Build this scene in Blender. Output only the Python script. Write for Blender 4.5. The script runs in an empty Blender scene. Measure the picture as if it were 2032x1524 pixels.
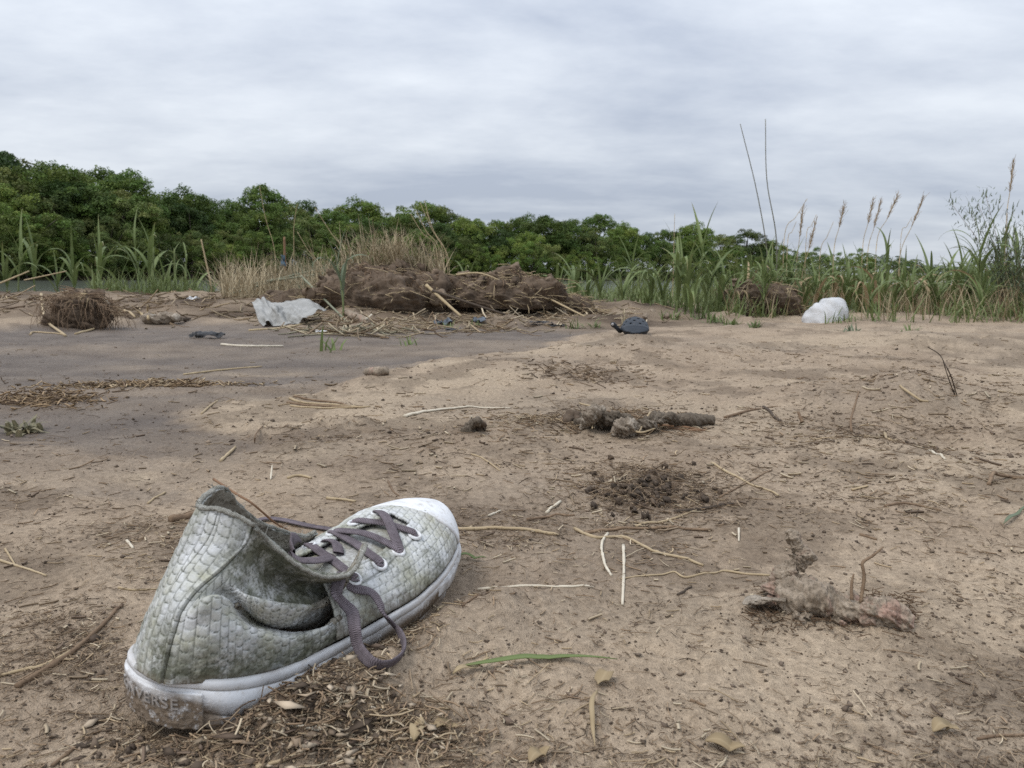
import bpy, math, random
import numpy as np
from mathutils import Vector, Matrix, Euler
R = math.radians
rng = np.random.default_rng(7)
random.seed(7)
scn = bpy.context.scene
COL = scn.collection

# ------------------------------------------------------------------ camera, sky, sun, exposure
FPX, PCX, PCY = 1595.0, 1016.0, 762.0          # focal length and centre of the 2032 x 1524 frame
PITCH, ROLL, EYE = R(7.75), R(0.5), 0.25
cam = bpy.data.cameras.new('camera')
camo = bpy.data.objects.new('camera', cam); COL.objects.link(camo)
cam.sensor_width = 36.0
cam.lens = FPX / 2032.0 * 36.0
cam.clip_start = 0.02; cam.clip_end = 8000
camo.matrix_world = Matrix.Translation((0, 0, EYE)) @ Matrix.Rotation(math.pi/2 - PITCH, 4, 'X') @ Matrix.Rotation(ROLL, 4, 'Z')
cam.dof.use_dof = True; cam.dof.focus_distance = 0.78; cam.dof.aperture_fstop = 24.0
scn.camera = camo

SUN_EL, SUN_AZ = R(58), R(-125)                 # high sun behind the cloud, over the left shoulder
world = bpy.data.worlds.new('World'); scn.world = world; world.use_nodes = True
wn, wl = world.node_tree.nodes, world.node_tree.links
wn.clear()
def W(t, **kw):
    n = wn.new(t)
    for k, v in kw.items(): setattr(n, k, v)
    return n
tc = W('ShaderNodeTexCoord')
sep = W('ShaderNodeSeparateXYZ'); wl.new(tc.outputs['Generated'], sep.inputs[0])
def WM(op, a, b=None, c=None):
    n = W('ShaderNodeMath', operation=op)
    for i, v in enumerate((a, b, c)):
        if v is None: continue
        if isinstance(v, (int, float)): n.inputs[i].default_value = v
        else: wl.new(v, n.inputs[i])
    return n.outputs[0]
zc = WM('MAXIMUM', sep.outputs[2], 0.0)
zz = WM('ADD', zc, 0.17)
cmb = W('ShaderNodeCombineXYZ')
wl.new(WM('DIVIDE', sep.outputs[0], zz), cmb.inputs[0]); wl.new(WM('DIVIDE', sep.outputs[1], zz), cmb.inputs[1])
mp = W('ShaderNodeMapping'); wl.new(cmb.outputs[0], mp.inputs[0]); mp.inputs['Scale'].default_value = (0.95, 1.30, 1.0); mp.inputs['Rotation'].default_value = (0, 0, R(-14)); mp.inputs['Location'].default_value = (3.1, 1.7, 0)
n1 = W('ShaderNodeTexNoise'); wl.new(mp.outputs[0], n1.inputs['Vector'])
n1.inputs['Scale'].default_value = 0.55; n1.inputs['Detail'].default_value = 7; n1.inputs['Roughness'].default_value = 0.52; n1.inputs['Distortion'].default_value = 0.5
n2 = W('ShaderNodeTexNoise'); wl.new(mp.outputs[0], n2.inputs['Vector'])
n2.inputs['Scale'].default_value = 1.7; n2.inputs['Detail'].default_value = 8; n2.inputs['Roughness'].default_value = 0.6
dens = WM('ADD', WM('MULTIPLY', n1.outputs[0], 0.60), WM('MULTIPLY', n2.outputs[0], 0.40))
ramp = W('ShaderNodeValToRGB'); wl.new(dens, ramp.inputs[0])
ramp.color_ramp.elements[0].position = 0.37; ramp.color_ramp.elements[0].color = (0.385, 0.43, 0.515, 1)
ramp.color_ramp.elements[1].position = 0.62; ramp.color_ramp.elements[1].color = (0.64, 0.68, 0.735, 1)
# overcast sky: brighter towards the zenith (CIE overcast law 1 + 2 sin e)
cie = WM('ADD', WM('MULTIPLY', zc, 1.15), 0.86)
mul = W('ShaderNodeVectorMath', operation='SCALE'); wl.new(ramp.outputs[0], mul.inputs[0]); wl.new(cie, mul.inputs['Scale'])
sky = W('ShaderNodeTexSky'); sky.sky_type = 'NISHITA'; sky.sun_disc = False; sky.sun_elevation = SUN_EL; sky.sun_rotation = SUN_AZ
sks = W('ShaderNodeVectorMath', operation='SCALE'); wl.new(sky.outputs[0], sks.inputs[0]); sks.inputs['Scale'].default_value = 0.08
mx = W('ShaderNodeMix', data_type='RGBA'); mx.inputs[0].default_value = 0.93
wl.new(sks.outputs[0], mx.inputs[6]); wl.new(mul.outputs[0], mx.inputs[7])
bg = W('ShaderNodeBackground'); wl.new(mx.outputs[2], bg.inputs[0]); bg.inputs[1].default_value = 1.0
wo = W('ShaderNodeOutputWorld'); wl.new(bg.outputs[0], wo.inputs[0])

sun = bpy.data.lights.new('sun', 'SUN'); sun.energy = 1.5; sun.angle = R(22); sun.color = (1.0, 0.955, 0.9)
suno = bpy.data.objects.new('sun', sun); COL.objects.link(suno)
suno.rotation_euler = (R(90) - SUN_EL, 0, -SUN_AZ - math.pi)
scn.view_settings.view_transform = 'Standard'; scn.view_settings.look = 'None'
scn.view_settings.exposure = 0.32; scn.view_settings.gamma = 1.0
scn.cycles.use_denoising = False
scn.cycles.max_bounces = 5; scn.cycles.diffuse_bounces = 3; scn.cycles.transparent_max_bounces = 6
scn.cycles.use_fast_gi = False

# ------------------------------------------------------------------ helpers
def ray(px, py):
    x = (px - PCX)/FPX; y = -(py - PCY)/FPX
    c, s = math.cos(ROLL), math.sin(ROLL)
    xr = x*c - y*s; yr = x*s + y*c
    cp, sp = math.cos(PITCH), math.sin(PITCH)
    return np.array([xr, cp + yr*sp, -sp + yr*cp])
def to_px(X, Y, Z=0.0):
    cp, sp = math.cos(PITCH), math.sin(PITCH)
    Z = Z - EYE; d = np.maximum(Y*cp - Z*sp, 1e-3); u = Y*sp + Z*cp
    xr = X/d; yr = u/d; c, s = math.cos(ROLL), math.sin(ROLL)
    return PCX + (xr*c + yr*s)*FPX, PCY - (-xr*s + yr*c)*FPX
def gp(px, py, z=0.0):
    r = ray(px, py); t = (z - EYE)/r[2]
    return r*t + np.array([0, 0, EYE])
def at_depth(px, py, Y):
    r = ray(px, py); return r*(Y/r[1]) + np.array([0, 0, EYE])

def vnoise(x, y, seed=0):
    x = np.asarray(x, float); y = np.asarray(y, float)
    ix = np.floor(x).astype(np.int64); iy = np.floor(y).astype(np.int64)
    fx = x - ix; fy = y - iy
    fx = fx*fx*fx*(fx*(fx*6 - 15) + 10); fy = fy*fy*fy*(fy*(fy*6 - 15) + 10)
    def h(a, b):
        n = (a*374761393 + b*668265263 + seed*1442695041) & 0xffffffff
        n = ((n ^ (n >> 13))*1274126177) & 0xffffffff
        n = (n ^ (n >> 16))
        return n/4294967295.0*2 - 1
    a = h(ix, iy); b = h(ix+1, iy); c = h(ix, iy+1); d = h(ix+1, iy+1)
    return (a*(1-fx) + b*fx)*(1-fy) + (c*(1-fx) + d*fx)*fy
def fbm(x, y, s, octv=4, seed=0, gain=0.5):
    v = 0; a = 1.0
    for i in range(octv):
        v = v + a*vnoise(x*s + 17.3*i, y*s - 9.1*i, seed + i*7); s *= 2.03; a *= gain
    return v
def sstep(a, b, x):
    t = np.clip((x - a)/(b - a), 0, 1); return t*t*(3 - 2*t)

def make_mesh(name, V, F, smooth=True):
    """V (n,3); F (m,4) or (m,3) int array, or a list of such arrays"""
    me = bpy.data.meshes.new(name)
    V = np.asarray(V, np.float32)
    Fs = [np.asarray(f, np.int32) for f in (F if isinstance(F, list) else [F])]
    Fs = [f for f in Fs if len(f)]
    me.vertices.add(len(V)); me.vertices.foreach_set('co', V.ravel())
    idx = np.concatenate([f.ravel() for f in Fs])
    tot = np.concatenate([np.full(len(f), f.shape[1], np.int32) for f in Fs])
    st = np.concatenate([[0], np.cumsum(tot)[:-1]]).astype(np.int32)
    me.loops.add(len(idx)); me.loops.foreach_set('vertex_index', idx)
    me.polygons.add(len(tot)); me.polygons.foreach_set('loop_start', st); me.polygons.foreach_set('loop_total', tot)
    if smooth: me.polygons.foreach_set('use_smooth', np.ones(len(tot), bool))
    me.update(calc_edges=True)
    return me
def add_col(me, name, C):
    a = me.color_attributes.new(name, 'FLOAT_COLOR', 'POINT')
    C = np.asarray(C, np.float32)
    if C.shape[1] == 3: C = np.concatenate([C, np.ones((len(C), 1), np.float32)], 1)
    a.data.foreach_set('color', C.ravel())
def obj(name, me, m=None, parent=None, **props):
    o = bpy.data.objects.new(name, me); COL.objects.link(o)
    if m is not None and me is not None and not me.materials: me.materials.append(m)
    if parent is not None: o.parent = parent
    for k, v in props.items(): o[k] = v
    return o
def empty(name, loc=(0, 0, 0), rz=0.0, **props):
    o = bpy.data.objects.new(name, None); COL.objects.link(o)
    o.empty_display_size = 0.05
    o.location = loc; o.rotation_euler = (0, 0, rz)
    for k, v in props.items(): o[k] = v
    return o
def grid_faces(nr, nc, wrap=False):
    r = np.arange(nr-1)[:, None]; c = np.arange(nc if wrap else nc-1)[None, :]
    c2 = (c+1) % nc
    a = r*nc + c; b = r*nc + c2; d = (r+1)*nc + c2; e = (r+1)*nc + c
    return np.stack([a+0*b, b, d, e], -1).reshape(-1, 4)
def catmull(P, n, closed=False):
    P = np.asarray(P, float); m = len(P)
    if closed:
        t = np.linspace(0, m, n, endpoint=False); i = np.floor(t).astype(int); f = (t - i)
        p0, p1, p2, p3 = P[(i-1) % m], P[i % m], P[(i+1) % m], P[(i+2) % m]
    else:
        E = np.concatenate([[2*P[0]-P[1]], P, [2*P[-1]-P[-2]]])
        t = np.linspace(0, m-1, n); i = np.minimum(np.floor(t).astype(int), m-2); f = t - i
        p0, p1, p2, p3 = E[i], E[i+1], E[i+2], E[i+3]
    f = f.reshape((-1,) + (1,)*(P.ndim-1))
    return 0.5*(2*p1 + (p2-p0)*f + (2*p0-5*p1+4*p2-p3)*f**2 + (3*p1-p0-3*p2+p3)*f**3)
def frames(P, up=(0, 0, 1)):
    T = np.gradient(P, axis=0); T /= np.linalg.norm(T, axis=1, keepdims=True) + 1e-9
    U = np.tile(np.array(up, float), (len(P), 1))
    S = np.cross(T, U); ln = np.linalg.norm(S, axis=1, keepdims=True)
    S = np.where(ln < 1e-3, np.array([1.0, 0, 0]), S/np.maximum(ln, 1e-6))
    N = np.cross(S, T)
    return T, S, N
def tube(P, rad, k=7, ry=None, cap=True, up=(0, 0, 1), wob=0.0, seed=0):
    """tube along P; returns V, [quads, tris]"""
    P = np.asarray(P, float); n = len(P)
    T, S, N = frames(P, up)
    rad = np.broadcast_to(np.asarray(rad, float), (n,)); ry = rad if ry is None else np.broadcast_to(np.asarray(ry, float), (n,))
    a = np.arange(k)*2*math.pi/k
    rr = np.ones((n, k))
    if wob: rr = rr + wob*np.random.default_rng(seed).normal(0, 1, (n, k))
    V = P[:, None] + S[:, None]*(np.cos(a)[None, :, None]*rr[..., None]*rad[:, None, None]) + N[:, None]*(np.sin(a)[None, :, None]*rr[..., None]*ry[:, None, None])
    V = V.reshape(-1, 3); Q = grid_faces(n, k, True)[:, ::-1]
    if not cap: return V, Q, np.zeros((0, 3), int)
    c0 = len(V); V = np.concatenate([V, P[:1], P[-1:]])
    i = np.arange(k); j = (i+1) % k
    t1 = np.stack([np.full(k, c0), j, i], 1)[:, ::-1]; b = (n-1)*k
    t2 = np.stack([np.full(k, c0+1), b+i, b+j], 1)[:, ::-1]
    return V, Q, np.concatenate([t1, t2])
class Bag:
    """collects pieces of ONE part"""
    def __init__(s): s.V = []; s.Q = []; s.T = []; s.n = 0; s.C = []
    def add(s, V, Q=None, T=None, col=None):
        V = np.asarray(V, float)
        s.V.append(V)
        if Q is not None and len(Q): s.Q.append(np.asarray(Q) + s.n)
        if T is not None and len(T): s.T.append(np.asarray(T) + s.n)
        if col is not None: s.C.append(np.broadcast_to(np.asarray(col, float), (len(V), 3)))
        s.n += len(V)
    def tube(s, P, rad, k=6, col=None, **kw):
        V, Q, T = tube(P, rad, k, **kw); s.add(V, Q, T, col)
    def mesh(s, name, smooth=True):
        F = []
        if s.Q: F.append(np.concatenate(s.Q))
        if s.T: F.append(np.concatenate(s.T))
        me = make_mesh(name, np.concatenate(s.V), F, smooth)
        if s.C: add_col(me, 'tint', np.concatenate(s.C))
        return me

# node material helper
class M:
    def __init__(s, name, rough=0.8, spec=0.3):
        s.m = bpy.data.materials.new(name); s.m.use_nodes = True
        s.t = s.m.node_tree; s.b = s.t.nodes['Principled BSDF']; s.out = s.t.nodes['Material Output']
        s.b.inputs['Roughness'].default_value = rough; s.b.inputs['Specular IOR Level'].default_value = spec
        s._tc = None
    def n(s, typ, ins=None, **kw):
        nd = s.t.nodes.new('ShaderNode' + typ)
        for k, v in kw.items(): setattr(nd, k, v)
        for k, v in (ins or {}).items(): s.put(nd.inputs[k], v)
        return nd
    def put(s, sock, v):
        if hasattr(v, 'is_output'): s.t.links.new(v, sock)
        else: sock.default_value = v if not (isinstance(v, tuple) and len(v) == 3 and sock.type == 'RGBA') else v + (1,)
    def co(s):
        if s._tc is None: s._tc = s.n('TexCoord')
        return s._tc.outputs['Object']
    def noise(s, scale, detail=4, rough=0.55, vec=None, dist=0.0):
        nd = s.n('TexNoise', {'Vector': vec or s.co(), 'Scale': scale, 'Detail': detail, 'Roughness': rough, 'Distortion': dist}); return nd.outputs[0]
    def ramp(s, fac, stops):
        nd = s.n('ValToRGB', {0: fac}); e = nd.color_ramp.elements
        while len(e) < len(stops): e.new(0.5)
        for i, (p, c) in enumerate(stops):
            e[i].position = p; e[i].color = (c + (1,)) if isinstance(c, tuple) else (c, c, c, 1)
        return nd.outputs[0]
    def mix(s, fac, a, b, blend='MIX'):
        nd = s.n('Mix', data_type='RGBA', blend_type=blend); s.put(nd.inputs[0], fac); s.put(nd.inputs[6], a); s.put(nd.inputs[7], b); return nd.outputs[2]
    def math(s, op, a, b=0.0):
        nd = s.n('Math', {0: a, 1: b}, operation=op); return nd.outputs[0]
    def attr(s, name): return s.n('Attribute', attribute_name=name).outputs['Color']
    def rnd(s): return s.n('ObjectInfo').outputs['Random']
    def bump(s, h, strength=0.5, dist=0.002):
        nd = s.n('Bump', {'Height': h, 'Strength': strength, 'Distance': dist}); s.put(s.b.inputs['Normal'], nd.outputs[0]); return nd
    def base(s, c): s.put(s.b.inputs['Base Color'], c); return s
    def sheen_translucent(s, c, fac):
        tr = s.n('BsdfTranslucent', {'Color': c}); mixs = s.n('MixShader', {0: fac})
        s.t.links.new(s.b.outputs[0], mixs.inputs[1]); s.t.links.new(tr.outputs[0], mixs.inputs[2]); s.t.links.new(mixs.outputs[0], s.out.inputs['Surface'])

# ------------------------------------------------------------------ terrain
def poly_sd(poly, X, Y):
    """signed distance (inside > 0) to a polygon, vectorised"""
    P = np.asarray(poly, float); best = np.full(X.shape, 1e9); ins = np.zeros(X.shape, bool)
    for i in range(len(P)):
        a = P[i]; b = P[(i+1) % len(P)]; d = b - a
        t = np.clip(((X-a[0])*d[0] + (Y-a[1])*d[1])/(d@d), 0, 1)
        best = np.minimum(best, np.hypot(X - a[0] - t*d[0], Y - a[1] - t*d[1]))
        c = ((a[1] > Y) != (b[1] > Y)) & (X < (b[0]-a[0])*(Y-a[1])/((b[1]-a[1]) if abs(b[1]-a[1]) > 1e-9 else 1e-9) + a[0])
        ins ^= c
    return np.where(ins, best, -best)
G2 = lambda pts: [tuple(gp(x, y)[:2]) for x, y in pts]
# plan outlines of the wet silt flat, in metres on the ground
MUD = G2([(-400, 690), (-300, 655), (0, 648), (200, 636), (420, 628), (560, 646), (700, 648), (900, 640), (1080, 634), (1210, 644), (1190, 660), (1060, 682),
          (900, 712), (760, 742), (690, 768), (560, 792), (420, 800), (395, 830), (560, 866), (600, 893), (470, 925), (370, 985), (180, 975), (0, 940), (-400, 960)])
MUDW = [(x*0.9, y) for x, y in MUD]
SHORE = np.array([(-400, 28), (-140, 40), (-60, 56), (-43, 68), (-32, 92), (-27, 108), (8, 126), (42, 158), (100, 250), (420, 640), (900, 800), (3000, 1200)], float)  # far waterline
def far_side(X, Y):
    """> 0 beyond the far waterline (metres, roughly)"""
    ys = np.interp(X, SHORE[:, 0], SHORE[:, 1]); return (Y - ys)*0.7
def bank_edge(X):
    return np.interp(X, [-12, -6, -4.3, -2.6, -1.2, 0.4, 1.5, 3, 5, 9, 20], [8.0, 7.7, 7.3, 7.0, 7.0, 7.4, 8.2, 9.0, 9.6, 10.5, 14]) + 0.25*vnoise(X*1.3, X*0, 91)
# small hand-placed relief: (px, py, radius m, height m)
LUMPS = [(1640, 800, .16, .020), (1760, 800, .17, .020), (1900, 800, .30, .032), (1720, 905, .16, .018), (1960, 1010, .17, .014), (1880, 870, .14, -.018), (1500, 880, .08, -.008),
         (1290, 965, .05, .014), (1440, 930, .06, .010), (1000, 880, .10, .009), (880, 900, .09, .006), (640, 890, .12, .008), (1130, 930, .10, .006), (1270, 700, .30, .030), (1000, 740, .35, .020),
         (1240, 845, .06, .010), (1170, 860, .05, .006), (1390, 850, .05, .006), (945, 850, .04, .008), (690, 850, .06, .014), (1500, 1050, .08, .006), (1620, 1210, .055, .007), (1730, 1235, .05, .005), (1530, 1205, .035, .006),
         (540, 1440, .06, .006), (420, 1460, .04, .005), (200, 1130, .06, .004), (120, 1250, .05, .006), (1950, 700, .5, .035), (1700, 690, .4, .02), (1450, 660, .4, .02), (1180, 990, .05, .006)]
LUMPS = [(*gp(a, b)[:2], c, d) for a, b, c, d in LUMPS]
SHOE_B = np.array([-0.197, 0.42, 0.0]); SHOE_YAW = math.atan2(.235, .152)
def shoe_local(X, Y):
    c, s = math.cos(SHOE_YAW), math.sin(SHOE_YAW); dx, dy = X - SHOE_B[0], Y - SHOE_B[1]
    return dx*c + dy*s, -dx*s + dy*c
def ground_masks(X, Y):
    Xc = X + 0.05*fbm(X, Y, 3, 3, 31)*np.maximum(Y, .3)*.6; Yc = Y + 0.05*fbm(X, Y, 3, 3, 47)*np.maximum(Y, .3)*.8
    r = np.hypot(X, Y)
    sd = poly_sd(MUDW, Xc*0.9, Yc)/np.maximum(r, .3)
    wet = sstep(-.022, .030, sd + .014*fbm(X, Y, 6, 3, 83))
    wet = wet*(1 - (.08 + .34*sstep(2.6, 1.7, r))*sstep(.2, .65, fbm(X*.55 + .3*Y, Y*2.4, 2.6, 4, 87, .6)))
    return np.clip(wet*(1 - .45*sstep(1.6, 1.05, r))*(.95 + .25*np.clip(fbm(X*.6, Y, 2.5, 3, 85), -.7, .3)), 0, 1)
def H(X, Y, fine=True):
    X = np.asarray(X, float); Y = np.asarray(Y, float)
    shp = X.shape; X = X.ravel(); Y = Y.ravel()
    r = np.hypot(X, Y)
    near = r < 16
    z = np.zeros(X.shape)
    x, y, rr = X[near], Y[near], r[near]
    wet = ground_masks(x, y)
    dry = 1 - wet
    amp = np.clip(rr/2.2, .25, 1.3)
    zz = (0.016*fbm(x, y, .9, 3, 3) + 0.009*fbm(x, y, 3.2, 3, 5))*amp*(1 - .5*wet)
    zz += .006*np.abs(fbm(x, y, 9, 3, 11))*(1 - .5*wet)*np.clip(amp, .5, 1)
    zz -= .022*wet*sstep(.8, 2.5, rr)
    for cx, cy, cr, ch in LUMPS:
        d2 = ((x-cx)**2 + (y-cy)**2)/(cr*cr); k = d2 < 9
        zz[k] += ch*np.exp(-d2[k]*1.3)*(1 + .35*fbm(x[k], y[k], 2.2/cr, 3, 77))
    # the shoe: ground firm under the sole, banked up under the far side of the toe
    lx, ly = shoe_local(x, y)
    k = (np.abs(lx - .14) < .35) & (np.abs(ly) < .25)
    w = np.exp(-(np.maximum(np.abs(lx[k]-.13)-.13, 0)/.05)**2 - (np.maximum(np.abs(ly[k])-.03, 0)/.05)**2)
    zz[k] = zz[k]*(1 - .75*w)
    toe = np.exp(-((lx[k]-.235)/.07)**2 - ((ly[k]-.055)/.05)**2)
    zz[k] += .026*toe + .008*np.exp(-((lx[k]-.05)/.05)**2 - ((ly[k]+.075)/.03)**2)
    zz[k] += .013*np.exp(-(np.maximum(np.abs(lx[k]-.16)-.06, 0)/.05)**2 - ((ly[k]+.075)/.028)**2)
    zz[k] -= .004*np.exp(-((lx[k]-.0)/.05)**2 - ((ly[k])/.05)**2)
    if fine:
        rough = (0.25 + .75*sstep(-.1, .45, fbm(x, y, 4.0, 3, 61)))*(1 - .6*wet)
        zz += rough*(.0022*fbm(x, y, 38, 3, 21) + .0010*np.maximum(fbm(x, y, 120, 2, 23), 0))*np.clip(1.2 - rr*.12, .3, 1)
        zz += rough*.0045*sstep(.35, 1.0, fbm(x, y, 26, 2, 29))
    zz += sstep(3.9, 4.6, y)*(x < 1.4)*(.03 + .035*fbm(x, y, 2.4, 4, 201))*sstep(9, 7.5, y)
    # bank falls to the river
    e = y - bank_edge(x)
    lip = .05*np.exp(-((e+.5)/.6)**2)*(x < -.8)
    zz = zz + lip - 1.5*sstep(-.15, 2.6, e)
    z[near] = zz
    f = ~near
    if f.any():
        x, y = X[f], Y[f]
        e = y - bank_edge(np.clip(x, -12, 20))
        side = (np.abs(x) > 12) & (y < 8 + np.abs(x)*.1)
        zf = np.where(side | (y < 6), .06*fbm(x, y, .15, 2, 5), -1.5)
        fs = far_side(x, y)
        zf = np.where(y > 14, np.where(fs > -6, -1.5 + 2.6*sstep(-2, 9, fs) + .5*fbm(x, y, .05, 2, 9)*sstep(0, 20, fs), zf), zf)
        z[f] = zf
    return z.reshape(shp)
GRID = {}
def Hq(x, y):
    """height looked up in the finished ground sheet"""
    x = np.asarray(x, float); y = np.asarray(y, float); r = np.hypot(x, y); a = np.arctan2(x, y)
    rr, an, Z = GRID['r'], GRID['a'], GRID['z']
    i = np.clip(np.searchsorted(rr, r) - 1, 0, len(rr)-2); j = np.clip(np.searchsorted(an, a) - 1, 0, len(an)-2)
    fr = np.clip((r - rr[i])/(rr[i+1]-rr[i]), 0, 1); fa = np.clip((a - an[j])/(an[j+1]-an[j]), 0, 1)
    return (Z[i, j]*(1-fr) + Z[i+1, j]*fr)*(1-fa) + (Z[i, j+1]*(1-fr) + Z[i+1, j+1]*fr)*fa
def H1(x, y): return float(Hq(x, y))
def gt(px, py, up=0.0):
    """point of the ground (or 'up' metres over it) seen at a photo pixel"""
    z = 0.0
    for _ in range(6):
        p = gp(px, py, z + up); z = .5*z + .5*H1(p[0], p[1])
    p = gp(px, py, z + up); return p

def build_ground():
    d = np.radians(42)
    ang = np.concatenate([np.linspace(-math.pi, -d, 60)[:-1], np.linspace(-d, d, 700), np.linspace(d, math.pi, 60)[1:]])[:-1]
    ypx = np.arange(1600, 604, -1.85)
    r1 = EYE/np.tan(PITCH + np.arctan((ypx - PCY)/FPX))
    r0 = np.linspace(.02, r1[0], 10)[:-1]
    r2 = r1[-1]*np.exp(np.arange(1, 110)*.0125)
    r3 = r2[-1]*np.exp(np.arange(1, 90)*.065)
    rr = np.concatenate([r0, r1, r2, r3])
    A, RR = np.meshgrid(ang, rr)
    X = RR*np.sin(A); Y = RR*np.cos(A)
    Z = H(X, Y)
    GRID.update(r=rr, a=ang, z=Z)
    V = np.stack([X, Y, Z], -1).reshape(-1, 3)
    n = len(ang)
    V = np.concatenate([V, [[0, 0, Z[0].mean()]]])
    i = np.arange(n); tri = np.stack([np.full(n, len(V)-1), (i+1) % n, i], 1)
    me = make_mesh('ground', V, [grid_faces(len(rr), n, True)[:, ::-1], tri])
    x, y = V[:, 0], V[:, 1]; r = np.hypot(x, y)
    wet = ground_masks(x, y)*(r < 14)
    bank = sstep(-.6, .3, y - bank_edge(np.clip(x, -12, 20)))
    # organic crumbs and silt: patches with shapes of their own
    dark = sstep(.05, .8, fbm(x, y, 7, 5, 101, .68))*.42*(1-wet)
    for px, py, sx, sy, a in [(1290, 985, 95, 45, .9), (560, 1450, 240, 80, .75), (330, 1400, 120, 60, .5), (60, 1120, 110, 40, .6), (1290, 1110, 180, 90, .45), (200, 1330, 120, 60, .4), (760, 1290, 120, 40, .45), (1200, 850, 260, 40, .45),
                              (720, 1460, 200, 70, .5), (1650, 1215, 170, 40, .45), (900, 1060, 300, 60, .4), (1700, 850, 250, 40, .3), (330, 1090, 100, 60, .4), (700, 900, 250, 50, .3), (250, 860, 250, 30, .2), (90, 790, 200, 14, .5)]:
        qx, qy = to_px(x, y)
        q = ((qx-px)/sx)**2 + ((qy-py)/sy)**2
        dark = np.maximum(dark, a*np.exp(-q*1.1)*(y > 0)*(.35 + .9*np.clip(fbm(x, y, 14, 3, 7)+.4, 0, 1)))
    pale = sstep(.15, .7, fbm(x*.6, y, 2.2, 3, 131))*.5*(1-wet)
    for px, py, sx, sy, a in [(250, 945, 75, 13, .9), (430, 870, 60, 14, .6), (600, 905, 120, 12, .8), (560, 785, 160, 12, .8), (850, 735, 130, 10, .8), (520, 725, 120, 8, .7), (300, 715, 140, 8, .35), (1100, 700, 160, 14, .6), (1600, 690, 200, 10, .6), (1500, 1300, 330, 120, .45), (1000, 1330, 150, 90, .4), (130, 960, 130, 20, .3), (130, 1500, 120, 40, .5), (900, 775, 200, 16, .6), (60, 1200, 100, 40, .4)]:
        q = ((qx-px)/sx)**2 + ((qy-py)/sy)**2
        pale = np.maximum(pale, a*np.exp(-q*1.2)*(y > 0)*(.4 + .8*np.clip(fbm(x, y, 10, 3, 9)+.4, 0, 1)))
    wet = wet*(1 - .6*np.clip(pale*1.3, 0, 1)*(r > .9))
    wet = np.maximum(wet, .22*sstep(.1, .8, fbm(x, y, 2.6, 3, 151))*(r < 12))
    bk = sstep(3.7, 4.5, y + .25*x*(x < 0)*0 + .3*fbm(x, y, 2, 3, 5))*(x < 1.2)*sstep(9, 7.9, y); dark = np.maximum(dark, .95*bk*(.72 + .5*np.clip(fbm(x, y, 3, 4, 8), -.6, 1))); wet = wet*(1 - .8*bk)
    add_col(me, 'mask', np.stack([wet, np.clip(dark, 0, 1), np.clip(pale, 0, 1)], 1))
    veg = sstep(0, 4, far_side(x, y))*(y > 14); add_col(me, 'cover', np.stack([veg, veg, veg], 1))
    m = M('soil', .95, .15)
    at = m.n('SeparateColor', {0: m.attr('mask')})
    big = m.noise(7, 5, .6); fine = m.noise(160, 4, .65); grain = m.noise(900, 2, .6)
    sand = m.mix(m.ramp(big, [(.3, 0.0), (.7, 1.0)]), (.290, .222, .160), (.415, .328, .240))
    sand = m.mix(at.outputs[2], sand, (.45, .362, .262))
    mud = m.mix(m.ramp(big, [(.35, 0.0), (.65, 1.0)]), (.117, .094, .078), (.176, .145, .120))
    c = m.mix(at.outputs[0], sand, mud)
    c = m.mix(at.outputs[1], c, (.092, .067, .048))
    c = m.mix(.75, c, m.mix(m.ramp(fine, [(.25, 0.0), (.75, 1.0)]), (.55, .53, .51), (1.40, 1.40, 1.38)), 'MULTIPLY')
    c = m.mix(.6, c, m.ramp(grain, [(.25, .6), (.5, 1.0), (.78, 1.3)]), 'MULTIPLY')
    # scattered dark grains and droppings of silt
    vor = m.n('TexVoronoi', {'Vector': m.co(), 'Scale': 130.0}); spot = m.math('LESS_THAN', vor.outputs['Distance'], m.ramp(m.noise(40, 2), [(.5, 0.0), (.75, .28)]))
    c = m.mix(m.math('MULTIPLY', spot, .6), c, (.09, .068, .05))
    c = m.mix(m.attr('cover'), c, (.045, .065, .018))
    m.base(c)
    rgh = m.n('MapRange', {0: at.outputs[0], 3: .95, 4: .62}); m.put(m.b.inputs['Roughness'], rgh.outputs[0])
    hsum = m.math('ADD', m.math('MULTIPLY', fine, .7), m.math('MULTIPLY', grain, .35))
    m.bump(hsum, .9, .006)
    o = obj('ground', me, m.m, kind='structure')
    return o
ground = build_ground()

# river
def build_river():
    m = M('river_water', .12, .5)
    nz = m.n('TexNoise', {'Vector': m.n('Mapping', {'Vector': m.co(), 'Scale': (.5, 1.6, 1)}).outputs[0], 'Scale': 2.2, 'Detail': 5.0, 'Roughness': .6}).outputs[0]
    m.base((.115, .125, .10)); m.bump(nz, .5, .06); m.b.inputs['IOR'].default_value = 1.33
    V = np.array([(-600, 5, -.62), (1500, 5, -.62), (1500, 1600, -.62), (-600, 1600, -.62)], float)
    obj('river', make_mesh('river', V, np.array([[0, 1, 2, 3]])), m.m, kind='structure')
build_river()

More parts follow.
